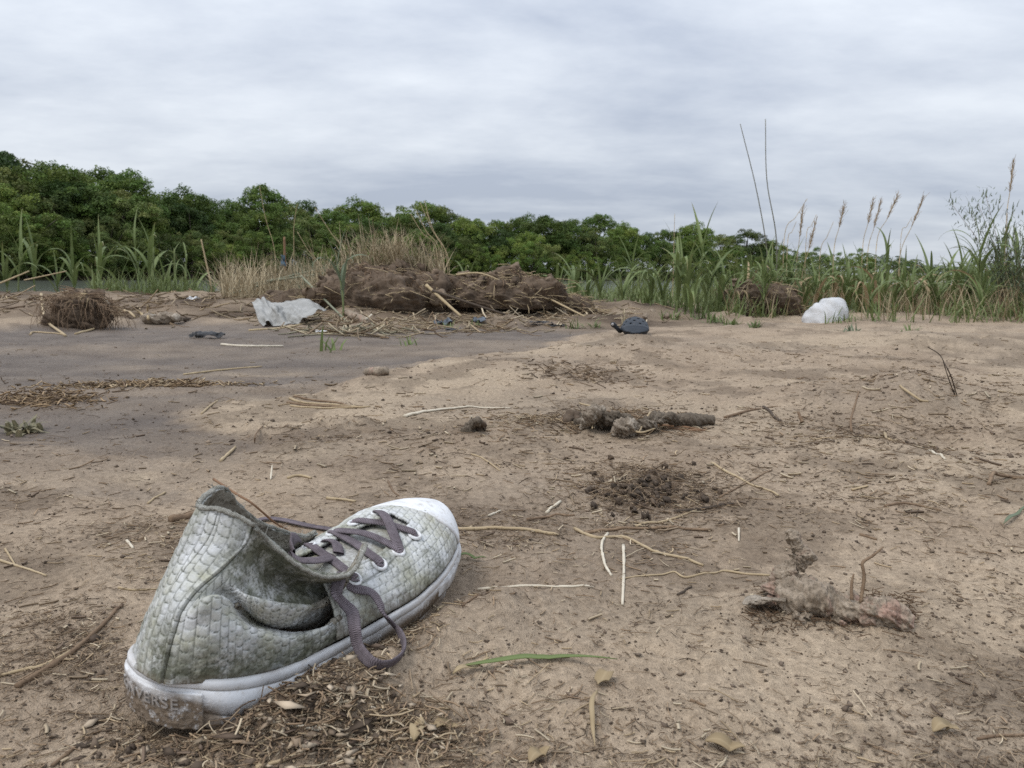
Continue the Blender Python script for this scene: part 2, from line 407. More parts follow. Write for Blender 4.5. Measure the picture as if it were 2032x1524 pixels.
# ------------------------------------------------------------------ the canvas-style high-top shoe (own frame: x to the toe, y to the far side, z up)
def build_shoe():
    B = SHOE_B.copy()
    root = empty('sneaker', tuple(B), SHOE_YAW, label='dirty white high-top sneaker with embossed scales and mauve laces, half sunk in the sand', category='sneaker')
    cx, sx_ = math.cos(SHOE_YAW), math.sin(SHOE_YAW)
    def w2l(p):
        d = np.asarray(p, float) - B; return np.array([d[0]*cx + d[1]*sx_, -d[0]*sx_ + d[1]*cx, d[2]])
    def onp(px, py, y):                       # point of the shoe's own lengthwise plane y = const
        o = w2l((0, 0, EYE)); r = w2l(ray(px, py) + B); t = (y - o[1])/r[1]; return o + r*t
    # ---- materials
    def leather(name, mossy):
        m = M(name, .7, .22)
        at = m.n('SeparateColor', {0: m.attr('mask')})      # r groove, g moss, b mud
        c = m.mix(m.noise(60, 4), (.62, .635, .65), (.72, .73, .735))
        c = m.mix(m.ramp(m.noise(38, 6, .7), [(.40, 0.0), (.66, .9)]), c, (.405, .40, .295))
        c = m.mix(at.outputs[0], c, (.035, .038, .026))
        sp = m.ramp(m.noise(420, 3, .7), [(.48, 0.0), (.60, 1.0)])
        mo = m.math('MULTIPLY', at.outputs[1], m.ramp(m.noise(95, 6, .72), [(.28, 0.0), (.54, 1.0)]))
        c = m.mix(m.math('MULTIPLY', mo, .9), c, m.mix(m.noise(150, 3), (.055, .064, .040), (.15, .15, .10)))
        c = m.mix(m.math('MULTIPLY', at.outputs[1], m.math('MULTIPLY', sp, .7)), c, (.06, .062, .04))
        md = m.math('MULTIPLY', at.outputs[2], m.ramp(m.noise(210, 5, .75), [(.35, 0.0), (.55, 1.0)]))
        c = m.mix(md, c, (.17, .13, .095))
        m.base(c); m.bump(m.noise(700, 3), .35, .0006); return m.m
    mat_leather = leather('scaled_leather', 1)
    mr = M('rubber_white', .62, .25)
    at = mr.n('SeparateColor', {0: mr.attr('mask')})
    c = mr.mix(mr.noise(45, 4), (.66, .67, .69), (.76, .77, .78))
    c = mr.mix(mr.math('MULTIPLY', at.outputs[0], .75), c, (.20, .17, .135))
    sp = mr.ramp(mr.noise(150, 6, .8), [(.52, 0.0), (.70, .8)])
    c = mr.mix(sp, c, (.40, .36, .30))
    md = mr.math('MULTIPLY', at.outputs[2], mr.ramp(mr.noise(160, 5, .75), [(.28, 0.0), (.46, 1.0)]))
    c = mr.mix(md, c, mr.mix(mr.noise(400, 3), (.10, .075, .052), (.24, .185, .135)))
    mr.base(c); mr.bump(mr.math('MULTIPLY', mr.noise(420, 4, .7), mr.math('ADD', at.outputs[2], .15)), .7, .0018)
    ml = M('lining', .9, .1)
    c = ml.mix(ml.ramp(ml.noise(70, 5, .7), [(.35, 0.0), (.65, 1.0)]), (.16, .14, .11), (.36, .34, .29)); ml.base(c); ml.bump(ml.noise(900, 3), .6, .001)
    mt = M('collar_fuzz', .95, .1)
    c = mt.mix(mt.ramp(mt.noise(190, 5, .75), [(.35, 0.0), (.68, 1.0)]), (.30, .29, .24), (.56, .55, .50)); mt.base(c); mt.bump(mt.noise(800, 4, .8), 1.0, .003)
    mlace = M('lace', .9, .15)
    geo = mlace.n('Attribute', attribute_name='tint').outputs['Color']
    sp3 = mlace.n('SeparateColor', {0: geo})
    w1 = mlace.math('SINE', mlace.math('ADD', mlace.math('MULTIPLY', sp3.outputs[0], 800.0*6.28), mlace.math('MULTIPLY', sp3.outputs[1], 24.0)))
    w2 = mlace.math('SINE', mlace.math('SUBTRACT', mlace.math('MULTIPLY', sp3.outputs[0], 800.0*6.28), mlace.math('MULTIPLY', sp3.outputs[1], 24.0)))
    br = mlace.math('MAXIMUM', w1, w2)
    c = mlace.mix(mlace.ramp(mlace.noise(90, 4, .7), [(.3, 0.0), (.7, 1.0)]), (.13, .108, .118), (.24, .205, .225))
    c = mlace.mix(.55, c, mlace.ramp(br, [(.0, .5), (.8, 1.15)]), 'MULTIPLY')
    mlace.base(c); mlace.bump(br, .8, .0006)
    mey = M('eyelet_metal', .4, .5); mey.base(mey.mix(mey.ramp(mey.noise(300, 3), [(.5, 0.0), (.7, .6)]), (.68, .69, .70), (.3, .28, .24)))
    # ---- rubber sole band
    TOP = np.array([(-.0085, 0, .040), (-.005, -.0185, .037), (.004, -.0295, .0345), (.016, -.0385, .031), (.036, -.0405, .0255), (.062, -.0405, .0205), (.091, -.0395, .019), (.117, -.0405, .0195),
                    (.138, -.0445, .0225), (.159, -.0475, .0255), (.178, -.0475, .028), (.206, -.0425, .0325), (.230, -.034, .036), (.256, -.019, .040), (.272, 0, .045), (.2745, .012, .0485),
                    (.265, .027, .054), (.244, .040, .057), (.212, .047, .056), (.17, .047, .050), (.13, .043, .042), (.09, .039, .036), (.05, .037, .034), (.02, .033, .0355), (.001, .0225, .0385)])
    NT = 420
    T3 = catmull(TOP, NT, True)
    roll = np.radians(17)*sstep(.06, .19, T3[:, 0])
    upv = np.stack([0*roll, -np.sin(roll), np.cos(roll)], 1)
    tg = np.roll(T3, -1, 0) - np.roll(T3, 1, 0)
    outn = np.cross(tg, np.array([0, 0, 1.0])); outn /= np.linalg.norm(outn, axis=1, keepdims=True)
    if (outn[0] @ np.array([-1, 0, 0])) < 0: outn = -outn
    prof = [(-.0040, .0055), (-.0020, .0022), (-.0006, .0012), (.0008, .0014), (.0017, .0026), (.0021, .0070), (.0012, .0076), (.0022, .0082), (.0025, .0150), (.0025, .0222), (.0010, .0230), (.0024, .0238), (.0028, .0275), (.0026, .0320), (.0012, .0340), (-.006, .0345)]
    heelw = sstep(.03, .0, T3[:, 0])[:, None]
    rows = []; gro = []; mud = []
    for o_, d_ in prof:
        rows.append(T3 + outn*o_ - upv*(d_*(1 - .16*heelw)))
        gro.append(np.full(NT, 1.0 if d_ in (.0076, .0230) else 0.0)); 
    rows = np.array(rows)
    rngl = np.random.default_rng(3)
    V = rows.reshape(-1, 3)
    n_ = fbm(V[:, 0]*1 + V[:, 1], V[:, 2], 90, 3, 4)
    V = V + np.repeat(outn[None], len(prof), 0).reshape(-1, 3)*(n_*.0004)[:, None]
    dd = np.repeat(np.array([p[1] for p in prof]), NT); xx = V[:, 0]
    lo = sstep(.016, .030, dd + .008*sstep(.03, .08, xx))
    mudm = np.clip(lo*1.2 + sstep(.05, .11, xx)*(V[:, 1] < 0)*sstep(.004, .012, dd)*.9*(1 - .6*sstep(.14, .2, xx)) + sstep(.02, -.004, xx)*sstep(.011, .017, dd), 0, 1)
    mudm = np.clip(mudm + .2*fbm(V[:, 0], V[:, 2]+V[:, 1], 60, 3, 9), 0, 1)
    mask = np.stack([np.maximum(np.array(gro).ravel(), .55*sstep(.003, .0014, dd)), 0*mudm, mudm], 1)
    # bottom
    cen = T3*np.array([.55, .55, 1]) + np.array([.06, .001, 0]) - upv*.034
    nb = len(V); V = np.concatenate([V, cen]); mask = np.concatenate([mask, np.tile([0, 0, 1.0], (NT, 1))])
    F = grid_faces(len(prof)+1, NT, True)
    me = make_mesh('sole', V, F); add_col(me, 'mask', mask); sole = obj('sole', me, mr.m, root)
    # toe bumper: a second ribbed strip round the toe
    k = np.where(T3[:, 0] > .196)[0]; k = k[np.argsort(np.unwrap(np.arctan2(T3[k, 1]-.0, T3[k, 0]-.16)))]
    bp = []
    for o_, d_ in [(.0024, .0092), (.0044, .0098), (.0050, .0115), (.0048, .0150), (.0050, .0190), (.0042, .0205), (.0022, .0212)]:
        q = np.linspace(0, 1, len(k)); fade = np.clip(np.minimum(q, 1-q)*12, 0, 1)
        bp.append(T3[k] + outn[k]*(o_*fade + .002*(1-fade))[:, None] - upv[k]*d_)
    bp = np.array(bp); Vb = bp.reshape(-1, 3)
    Vb = Vb + (fbm(Vb[:, 0]+Vb[:, 2], Vb[:, 1], 160, 2, 8)*.00035)[:, None]
    me = make_mesh('toe_bumper', Vb, grid_faces(len(bp), len(k)))
    add_col(me, 'mask', np.stack([.25+.3*np.clip(fbm(Vb[:, 0], Vb[:, 1], 180, 3, 2), 0, 1), 0*Vb[:, 0], np.clip(.35+.5*fbm(Vb[:, 0], Vb[:, 1], 70, 3, 12), 0, 1)], 1))
    obj('toe_bumper', me, mr.m, sole)
    # heel licence patch with raised lettering
    al = np.cumsum(np.r_[0, np.linalg.norm(np.diff(T3, axis=0), axis=1)])      # arc length from the heel's back, towards the near side
    al2 = np.concatenate([al - al[-1] - .0006, al]); TT = np.concatenate([T3, T3]); ON = np.concatenate([outn, outn]); UP = np.concatenate([upv, upv])
    def onband(s, d, o_):
        p = np.stack([np.interp(s, al2, TT[:, j]) for j in range(3)], -1); n = np.stack([np.interp(s, al2, ON[:, j]) for j in range(3)], -1); u = np.stack([np.interp(s, al2, UP[:, j]) for j in range(3)], -1)
        return p + n*np.asarray(o_)[..., None] - u*np.asarray(d)[..., None]
    s0, s1 = -.030, .0385
    sg = np.concatenate([[s0], np.linspace(s0, s1, 90), [s1]]); dg = np.concatenate([[.0085], np.linspace(.0085, .0290, 26), [.0290]])
    SG, DG = np.meshgrid(sg, dg)
    OG = np.full(SG.shape, .0036); OG[0] = OG[-1] = .001; OG[:, 0] = OG[:, -1] = .001
    OG += .00025*fbm(SG, DG, 500, 2, 3)
    # small raised studs under the lettering
    stud = (np.cos(SG*2*math.pi/.0062)*np.cos((DG-.0255)*2*math.pi/.0075)); OG += .0007*sstep(.3, .8, stud)*(DG > .0205)
    Vp = onband(SG, DG, OG).reshape(-1, 3)
    me = make_mesh('heel_patch', Vp, grid_faces(len(dg), len(sg)))
    mm = np.clip(.25 + sstep(.009, .015, DG)*.75 + .3*fbm(SG, DG, 130, 3, 5) + .3*sstep(.018, .024, DG), 0, 1).ravel()
    add_col(me, 'mask', np.stack([.1+0*mm, 0*mm, mm], 1)); patch = obj('heel_patch', me, mr.m, sole)
    cu = bpy.data.curves.new('lettering', 'FONT'); cu.body = 'CONVERSE'; cu.size = .0082; cu.extrude = .0006; cu.align_x = 'CENTER'; cu.space_character = 1.12
    to = bpy.data.objects.new('lettering_tmp', cu); COL.objects.link(to)
    dg_ = bpy.context.evaluated_depsgraph_get(); dg_.update()
    tme = bpy.data.meshes.new_from_object(to.evaluated_get(dg_)); tme.name = 'lettering'
    bpy.data.objects.remove(to, do_unlink=True)
    co = np.zeros(len(tme.vertices)*3, np.float32); tme.vertices.foreach_get('co', co); co = co.reshape(-1, 3)
    Vt = onband(co[:, 0]*1.0 + .0045, .0176 - co[:, 1], .0039 + (co[:, 2])*1.0)
    tme.vertices.foreach_set('co', Vt.astype(np.float32).ravel()); tme.update()
    add_col(tme, 'mask', np.tile([.15, 0, .7], (len(Vt), 1))); obj('lettering', tme, mr.m, sole)

    # ---- quarters: folded upper wall, one control net from far throat round the heel to the near flap
    def lerp_col(b, t, n=8, lean=0.0): 
        b = np.array(b); t = np.array(t); q = np.linspace(0, 1, n)[:, None]; c_ = b*(1-q) + t*q; c_[:, 1] += lean*np.sin(q[:, 0]*math.pi); return c_
    far4 = lerp_col((.150, .042, .044), (.150, .030, .063), lean=.002)
    far3 = lerp_col((.112, .038, .037), onp(600, 1066, .031), lean=.004)
    far2 = lerp_col((.072, .036, .033), onp(520, 1040, .029), lean=.006)
    far1 = lerp_col((.036, .034, .033), onp(474, 1003, .022), lean=.006)
    far0 = lerp_col((.008, .029, .035), onp(440, 968, .015), lean=.004)
    A = [onp(*p) for p in [(268, 1322, .004), (281, 1270, .004), (295, 1225, .004), (312, 1180, .004), (330, 1140, .003), (350, 1100, .002), (374, 1052, .001), (398, 1004, 0.0)]]
    A2 = [onp(*p) for p in [(296, 1345, -.016), (308, 1290, -.016), (322, 1240, -.016), (340, 1193, -.0155), (364, 1155, -.015), (394, 1113, -.0145), (424, 1066, -.014), (440, 1012, -.014)]]
    Bc = [onp(*p) for p in [(340, 1358, -.027), (348, 1305, -.0275), (357, 1255, -.0275), (370, 1212, -.027), (400, 1172, -.0255), (440, 1130, -.0245), (476, 1082, -.024), (490, 1034, -.024)]]
    C = [onp(*p) for p in [(430, 1352, -.036), (428, 1290, -.0385), (431, 1228, -.0375), (436, 1184, -.0345), (450, 1184, -.0245), (470, 1164, -.030), (512, 1105, -.0215), (528, 1067, -.028)]]
    D = [onp(*p) for p in [(500, 1342, -.037), (502, 1292, -.0395), (505, 1246, -.0365), (526, 1240, -.013), (510, 1226, -.033), (512, 1180, -.037), (550, 1146, -.017), (580, 1116, -.036)]]
    Ec = [onp(*p) for p in [(570, 1322, -.037), (572, 1287, -.0395), (575, 1260, -.0365), (592, 1254, -.009), (576, 1236, -.029), (580, 1196, -.036), (610, 1166, -.016), (640, 1144, -.043)]]
    Fc = [onp(*p) for p in [(640, 1288, -.036), (640, 1262, -.039), (640, 1244, -.0365), (652, 1240, -.010), (634, 1226, -.020), (644, 1196, -.030), (668, 1168, -.020), (698, 1136, -.041)]]
    Gc = [onp(*p) for p in [(702, 1252, -.038), (697, 1222, -.040), (692, 1198, -.036), (684, 1190, -.028), (668, 1178, -.026), (684, 1150, -.028), (706, 1118, -.029), (727, 1080, -.025)]]
    net = np.array([far4, far3, far2, far1, far0, A, A2, Bc, C, D, Ec, Fc, Gc]).transpose(1, 0, 2)     # rows v, cols u
    NV, NU = 150, 380
    S = catmull(net, NV); S = catmull(S.transpose(1, 0, 2), NU).transpose(1, 0, 2)
    du = np.gradient(S, axis=1); dv = np.gradient(S, axis=0); Nn = np.cross(du, dv); Nn /= np.linalg.norm(Nn, axis=2, keepdims=True) + 1e-12
    # outward = away from the shoe's inside at the heel
    if Nn[10, int(NU*.42)] @ np.array([-1, 0, 0]) < 0: Nn = -Nn
    lu = np.cumsum(np.linalg.norm(du, axis=2), axis=1); lu = lu - lu[:, [int(NU*.5)]]
    lv = np.cumsum(np.linalg.norm(dv, axis=2), axis=0)
    ub = np.linspace(0, 12, NU)[None, :] + 0*lu; vb = np.linspace(0, 7, NV)[:, None] + 0*lu
    lum = np.broadcast_to(lu[40:110].mean(0), lu.shape)*.7 + lu*.3
    def scales(a, b, w=.0068, h=.0060):
        """embossed scales: columns offset by half; returns height -1..1 and groove 0..1"""
        ci = np.floor(a/w); fa = a/w - ci; bb = b/h + .5*(ci % 2)
        # chamfered upper corners make the cells six-sided
        ed = np.minimum(fa, 1-fa); bb2 = bb - .18*sstep(.28, .0, ed)*1.0
        fb = bb2 - np.floor(bb2)
        gv = sstep(.075, .0, ed)*.6; gh = np.maximum(sstep(.15, .0, fb), sstep(.94, 1.0, fb))*(.55 + .45*sstep(-.3, .3, np.sin(ci*5.1 + np.floor(bb2)*3.7)))
        g = np.maximum(gv, gh)
        hgt = (.55 + .45*sstep(0, .6, fb))*np.clip(1 - .15*(2*fa-1)**2, 0, 1)
        jit = np.sin(ci*12.9898 + np.floor(bb2)*78.233)*43758.5453; jit = jit - np.floor(jit)
        return hgt*(1-g)*(.8 + .3*jit), g
    hs, g = scales(lum, lv)
    mossamt = sstep(5.9, 7.8, ub)*sstep(4.7, 5.5, vb)                     # stained ankle panel
    wear = 1 - .72*mossamt
    disp = .0008*hs*wear - .0050*np.exp(-((vb - 5.25)/.22)**2)*sstep(7.9, 8.5, ub)*sstep(11.2, 10, ub)
    # backstay strips: raised band with stitched edges
    e1 = ub - (6.75 + .45*sstep(3.5, 7, vb) - .15*sstep(3, 0, vb)); 
    disp += .0009*sstep(.10, .02, np.abs(e1)) + .0006*(e1 < 0)*(ub > 4.4)
    seam = sstep(.045, .0, np.abs(e1 - .11))
    e2 = ub - 5.65 - .25*sstep(3, 7, vb); seam2 = sstep(.03, 0, np.abs(e2))*(vb > 0); disp -= .0005*seam2 + .0011*seam
    S2 = S + Nn*disp[..., None] + Nn*(.0014*fbm(S[..., 0]+S[..., 1], S[..., 2], 28, 3, 6))[..., None]
    Vq = S2.reshape(-1, 3)
    moss = np.clip(.22 + .95*mossamt + .70*sstep(2.0, .2, vb)*(ub > 5.9) + .55*sstep(5.0, 6.6, ub)*sstep(7.0, 6.6, ub)*sstep(4.5, 1, vb) + .30*sstep(.0, .8, fbm(lum, lv, 45, 3, 3)) + .25*(ub < 5.5), 0, 1)
    mudq = np.clip(sstep(.35, .0, vb)*.5 + sstep(10.2, 11.3, ub)*.55*(vb > 2.5) + sstep(1.0, .0, np.abs(vb - 3.3))*sstep(8.6, 9.5, ub)*.9, 0, 1)
    me = make_mesh('upper', Vq, grid_faces(NV, NU)); add_col(me, 'mask', np.stack([np.maximum(g*wear, np.maximum(seam, seam2)).ravel(), moss.ravel(), mudq.ravel()], 1))
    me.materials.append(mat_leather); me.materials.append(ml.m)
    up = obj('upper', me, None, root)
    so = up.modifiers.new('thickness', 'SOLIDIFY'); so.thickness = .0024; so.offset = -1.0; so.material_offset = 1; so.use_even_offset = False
    # make the winding agree with the outward normal
    ci_ = int(NU*.46); p0 = me.polygons[(NU-1)*40 + ci_]
    if np.array(p0.normal) @ Nn[40, ci_] < 0: me.flip_normals()
    # collar binding along the top edge
    P = S2[-1, ::3].copy(); P += .0002*np.random.default_rng(2).normal(0, 1, P.shape)
    nP = len(P); V, Q, T = tube(P, .0019 + .0003*fbm(np.arange(nP)*1.0, np.zeros(nP), .35, 3, 2), 9, ry=.0014, wob=.06, seed=4)
    obj('collar_binding', make_mesh('collar_binding', V, [Q, T]), mt.m, up)
    # frayed threads at the collar
    bg_ = Bag(); r5 = np.random.default_rng(12)
    for i in r5.integers(4, nP-4, 60):
        p = P[i]; d = r5.normal(0, 1, 3); d[2] = abs(d[2])*.6; d /= np.linalg.norm(d); L = r5.uniform(.003, .0065)
        bg_.tube(np.array([p, p + d*L*.5, p + d*L + r5.normal(0, .0009, 3)]), .00022, 3, cap=False)
    obj('frayed_thread', bg_.mesh('frayed_thread'), mt.m, up, kind='stuff')
    # backstay: near seam ridge as a thin cord
    # insole filled with dirt
    ins = np.array([T3*np.array([f, f, 1]) + np.array([(1-f)*.12, 0, -.004 - .003*(1-f)]) for f in (.93, .8, .55, .25)])
    Vi = ins.reshape(-1, 3); Vi[:, 2] += .002*fbm(Vi[:, 0], Vi[:, 1], 60, 3, 2)
    mi = M('silt_inside', .95, .1); mi.base(mi.mix(mi.ramp(mi.noise(220, 5, .7), [(.3, 0.0), (.7, 1.0)]), (.055, .043, .032), (.16, .125, .092))); mi.bump(mi.noise(400, 4), 1, .003)
    obj('insole', make_mesh('insole', Vi, grid_faces(4, NT, True)), mi.m, root)

    # ---- forefoot: vamp with scales, toe cap, tongue
    nearc = catmull(np.array([(.100, -.039, .0195), (.117, -.040, .0195), (.138, -.044, .0225), (.159, -.0468, .0255), (.178, -.0468, .028), (.206, -.042, .0325), (.230, -.0335, .036), (.255, -.0185, .040), (.2705, .004, .046)]), 200)
    farc = catmull(np.array([(.115, .041, .0395), (.13, .0425, .042), (.15, .045, .046), (.17, .0465, .050), (.19, .0468, .0535), (.212, .0462, .0560), (.238, .041, .057), (.258, .030, .055), (.2715, .010, .0478)]), 200)
    tt = np.linspace(0, 1, 200)
    bul = np.interp(tt, [0, .2, .55, .78, .9, .97, 1], [.030, .027, .0235, .0205, .0165, .009, .001])
    def fore(t, w, extra=0.0):
        i = t*199
        N3 = np.stack([np.interp(i, np.arange(200), nearc[:, j]) for j in range(3)], -1); F3 = np.stack([np.interp(i, np.arange(200), farc[:, j]) for j in range(3)], -1)
        b = np.interp(t, tt, bul); sh = np.sin(np.clip(w, 0, 1)*math.pi)**.62
        p = N3*(1-w)[..., None] + F3*w[..., None]
        rl = np.radians(15)
        p = p + (b*sh + extra)[..., None]*np.array([.0, -math.sin(rl)*.75, math.cos(rl)])
        # sides bow outward a little
        p[..., 1] += .0035*np.sin(2*math.pi*w)*-1*(1 - t**3)
        return p
    capt = lambda w: .83 - .20*w - .035*np.sin(math.pi*w)     # toe-cap line
    def strip(name, t0, t1, nt, nw, lift, mfun, mat_, w0=0.0, w1=1.0, par=root, hole=None):
        w = np.linspace(w0, w1, nw)[None, :] + np.zeros((nt, 1)); q = np.linspace(0, 1, nt)[:, None]
        T0 = t0(w[0])[None] if callable(t0) else t0; T1 = t1(w[0])[None] if callable(t1) else t1
        t = T0*(1-q) + T1*q + 0*w
        S_ = fore(t, w)
        a_ = np.gradient(S_, axis=0); b_ = np.gradient(S_, axis=1); N_ = np.cross(a_, b_); N_ /= np.linalg.norm(N_, axis=2, keepdims=True) + 1e-12
        N_[N_[..., 2].mean() < 0 and slice(None)] *= 1
        if N_[..., 2].mean() < 0: N_ = -N_
        d, mk = mfun(t, w, S_, np.cumsum(np.linalg.norm(a_, axis=2), 0), np.cumsum(np.linalg.norm(b_, axis=2), 1))
        V = (S_ + N_*(d + lift)[..., None]).reshape(-1, 3); F = grid_faces(nt, nw)
        if hole is not None:
            hm = hole(t, w).ravel(); F = F[~(hm[F].any(1))]
        me = make_mesh(name, V, F); add_col(me, 'mask', mk.reshape(-1, 3))
        if np.array(me.polygons[len(F)//2].normal)[2] < 0: me.flip_normals()
        o = obj(name, me, mat_, par); s = o.modifiers.new('thickness', 'SOLIDIFY'); s.thickness = .0018; s.offset = -1
        return o
    EYE_W = .27
    throat = lambda t, w: (t < .60) & (np.abs(w - .5) < .155 - .07*sstep(.35, .6, t) + .02*sstep(.25, 0, t))
    def vamp_f(t, w, S_, la, lb):
        hs, g = scales(lb - .002, la*1.0, .0064, .0058)
        ridge = sstep(.012, .0, np.abs(np.abs(w-.5) - (.29 - .09*sstep(.2, .62, t))))*(t < .66)     # eyestay stitching
        d = .0008*hs - .0006*ridge
        d += .0012*fbm(S_[..., 0], S_[..., 1], 40, 3, 14)
        mk = np.stack([np.maximum(g*.8, ridge*.6), .22 + .38*sstep(-.1, .7, fbm(S_[..., 0], S_[..., 1], 50, 3, 15)) + .3*sstep(.08, 0, w), .55*sstep(.10, .0, w)*sstep(.75, .2, t) + .25*sstep(.66, .72, t)], -1)
        return d, mk
    strip('vamp', 0.0, lambda w: capt(w) + .025, 150, 180, .0, vamp_f, mat_leather, hole=throat)
    def cap_f(t, w, S_, la, lb):
        e = la[0]*0; q = (t - capt(w))
        d = -.0012*sstep(.012, 0, q) + 0*t
        mk = np.stack([.85*sstep(.010, .0, q), 0*t, .10*sstep(.1, .6, fbm(S_[..., 0], S_[..., 1], 80, 3, 16)) + .2*sstep(.06, 0, np.minimum(w, 1-w))], -1)
        return d, mk
    strip('toe_cap', capt, 1.0, 90, 120, .0016, cap_f, mr.m)
    def ton_f(t, w, S_, la, lb):
        return -.0035 + .0012*fbm(S_[..., 0], S_[..., 1], 60, 3, 18), np.stack([0*t, .45 + 0*t, .25 + 0*t], -1)
    strip('tongue', .04, .66, 60, 50, 0.0, ton_f, mat_leather, .27, .73)
    # eyelets: four on each side of the throat
    def eyelet(t, w, nm='eyelet'):
        p = fore(np.array(t), np.array(w)); a_ = fore(np.array(t+.01), np.array(w)) - p; b_ = fore(np.array(t), np.array(w+.01)) - p
        n = np.cross(a_, b_); n /= np.linalg.norm(n); n = n if n[2] > 0 else -n
        a_ /= np.linalg.norm(a_); b_ = np.cross(n, a_)
        th = np.linspace(0, 2*math.pi, 24, endpoint=False); rows = []
        for r_, hh in [(.0056, .0004), (.0055, .0012), (.0048, .0019), (.0040, .0020), (.0033, .0015), (.0029, .0004), (.0028, -.002)]:
            rows.append(p + n*hh + r_*(np.cos(th)[:, None]*a_ + np.sin(th)[:, None]*b_))
        e = obj(nm, make_mesh(nm, np.array(rows).reshape(-1, 3), grid_faces(len(rows), 24, True)), mey.m, root)
        return p + n*.001, n
    E_near = [eyelet(t, w) for t, w in [(.575, .315), (.445, .285), (.315, .265), (.175, .255)]]
    E_far = [eyelet(t, 1-w) for t, w in [(.575, .315), (.445, .285), (.315, .265), (.175, .255)]]
    # ---- laces: flat braided ribbons
    def ribbon(P, hw=.0041, ht=.0011, up=(0, 0, 1), n=90, nm='lace', twist=None):
        P = catmull(np.array(P), n); T, Sd, N = frames(P, up)
        if twist is not None:
            a = np.interp(np.linspace(0, 1, n), np.linspace(0, 1, len(twist)), np.radians(twist)); Sd, N = Sd*np.cos(a)[:, None] + N*np.sin(a)[:, None], N*np.cos(a)[:, None] - Sd*np.sin(a)[:, None]
        k = 16; th = np.arange(k)*2*math.pi/k; cs = np.sign(np.cos(th))*np.abs(np.cos(th))**.75; sn = np.sin(th)
        V = P[:, None] + Sd[:, None]*(cs*hw)[None, :, None] + N[:, None]*(sn*ht)[None, :, None]
        L = np.r_[0, np.cumsum(np.linalg.norm(np.diff(P, axis=0), axis=1))]
        C = np.stack([np.repeat(L, k), np.tile((cs+1)/2*.25, n), np.zeros(n*k)], 1)
        me = make_mesh(nm, V.reshape(-1, 3), grid_faces(n, k, True)[:, ::-1]); add_col(me, 'tint', C)
        return obj(nm, me, mlace.m, root)
    def lt(px, py, z): return w2l(gt(px, py, z))
    upn = (0, -.3, 1)
    def cross(i, j, lift, sag=0.0):
        a, na = E_near[i]; b, nb = E_far[j]; m_ = (a+b)/2 + np.array([0, 0, lift])
        ribbon([a - na*.006, a + na*.0012 + (b-a)*.02, a*.72 + b*.28 + np.array([0, 0, lift*.8]), m_, a*.28 + b*.72 + np.array([0, 0, lift*.8]), b + nb*.0012 - (b-a)*.02, b - nb*.006], up=upn)
    cross(0, 1, .0040); cross(1, 0, .0085); cross(2, 2, .0030); cross(1, 2, .0058); cross(3, 3, .002)
    # loose loop hanging from the lowest near eyelet over the side and onto the sand
    e = E_near[3][0]
    ribbon([e + np.array([-.004, .004, .002]), onp(690, 1158, -.028), onp(706, 1168, -.033), onp(737, 1176, -.041), onp(753, 1197, -.048), onp(762, 1218, -.052), lt(787, 1248, .010), lt(801, 1275, .0055), lt(796, 1300, .0045), lt(768, 1319, .0045), lt(736, 1313, .0055),
            lt(712, 1286, .009), onp(704, 1248, -.055), onp(699, 1216, -.047), onp(682, 1197, -.040), onp(668, 1178, -.036), onp(672, 1155, -.030), onp(680, 1140, -.024)],
           up=(0, -.55, .8), n=200, twist=[0, 0, 0, 10, 20, 40, 70, 80, 85, 88, 80, 60, 25, 5, 0, 0, 0])
    # lace over the far collar and across the opening
    ribbon([onp(583, 1100, -.004), onp(578, 1082, .004), onp(583, 1067, .012), onp(592, 1068, .024)], up=(1, 0, .2), n=40)
    ribbon([onp(576, 1100, -.006), onp(600, 1112, -.008), onp(640, 1110, -.006), onp(668, 1100, .004), onp(690, 1092, .012)], up=upn, n=60)
    ribbon([onp(640, 1085, .018), onp(652, 1072, .012), onp(668, 1080, .004), onp(672, 1098, -.004)], up=(.3, -.2, 1), n=40)
    # trailing end on the sand behind the shoe
    ribbon([lt(492, 1040, .003), lt(525, 1029, .003), lt(560, 1031, .003), lt(610, 1042, .003), lt(660, 1050, .003), lt(700, 1053, .003)], up=(0, 0, 1), n=90)
    return root
shoe = build_shoe()

# ------------------------------------------------------------------ far bank: trees, shrubs
def leaf_material(name, dark, light, tr=.28, rough=.6):
    m = M(name, rough, .25)
    v = m.math('ADD', m.math('MULTIPLY', m.rnd(), .55), m.math('MULTIPLY', m.noise(.55, 3), .45))
    c = m.mix(m.ramp(v, [(.2, 0.0), (.8, 1.0)]), dark, light)
    t_ = m.attr('tint'); c = m.mix(1.0, c, t_, 'MULTIPLY')
    m.base(c); m.sheen_translucent(c, tr); return m.m
def bark_material(name, a, b):
    m = M(name, .9, .15); m.base(m.mix(m.ramp(m.noise(9, 5, .7), [(.3, 0.0), (.7, 1.0)]), a, b)); m.bump(m.noise(30, 4), .6, .01); return m.m
MAT_TREE = leaf_material('tree_leaf', (.060, .100, .022), (.185, .260, .058))
MAT_TREE2 = leaf_material('tree_leaf_olive', (.066, .095, .028), (.175, .225, .070))
MAT_TREE3 = leaf_material('tree_leaf_deep', (.042, .076, .022), (.120, .185, .045))
MAT_BARK = bark_material('tree_bark', (.05, .042, .034), (.13, .11, .09))
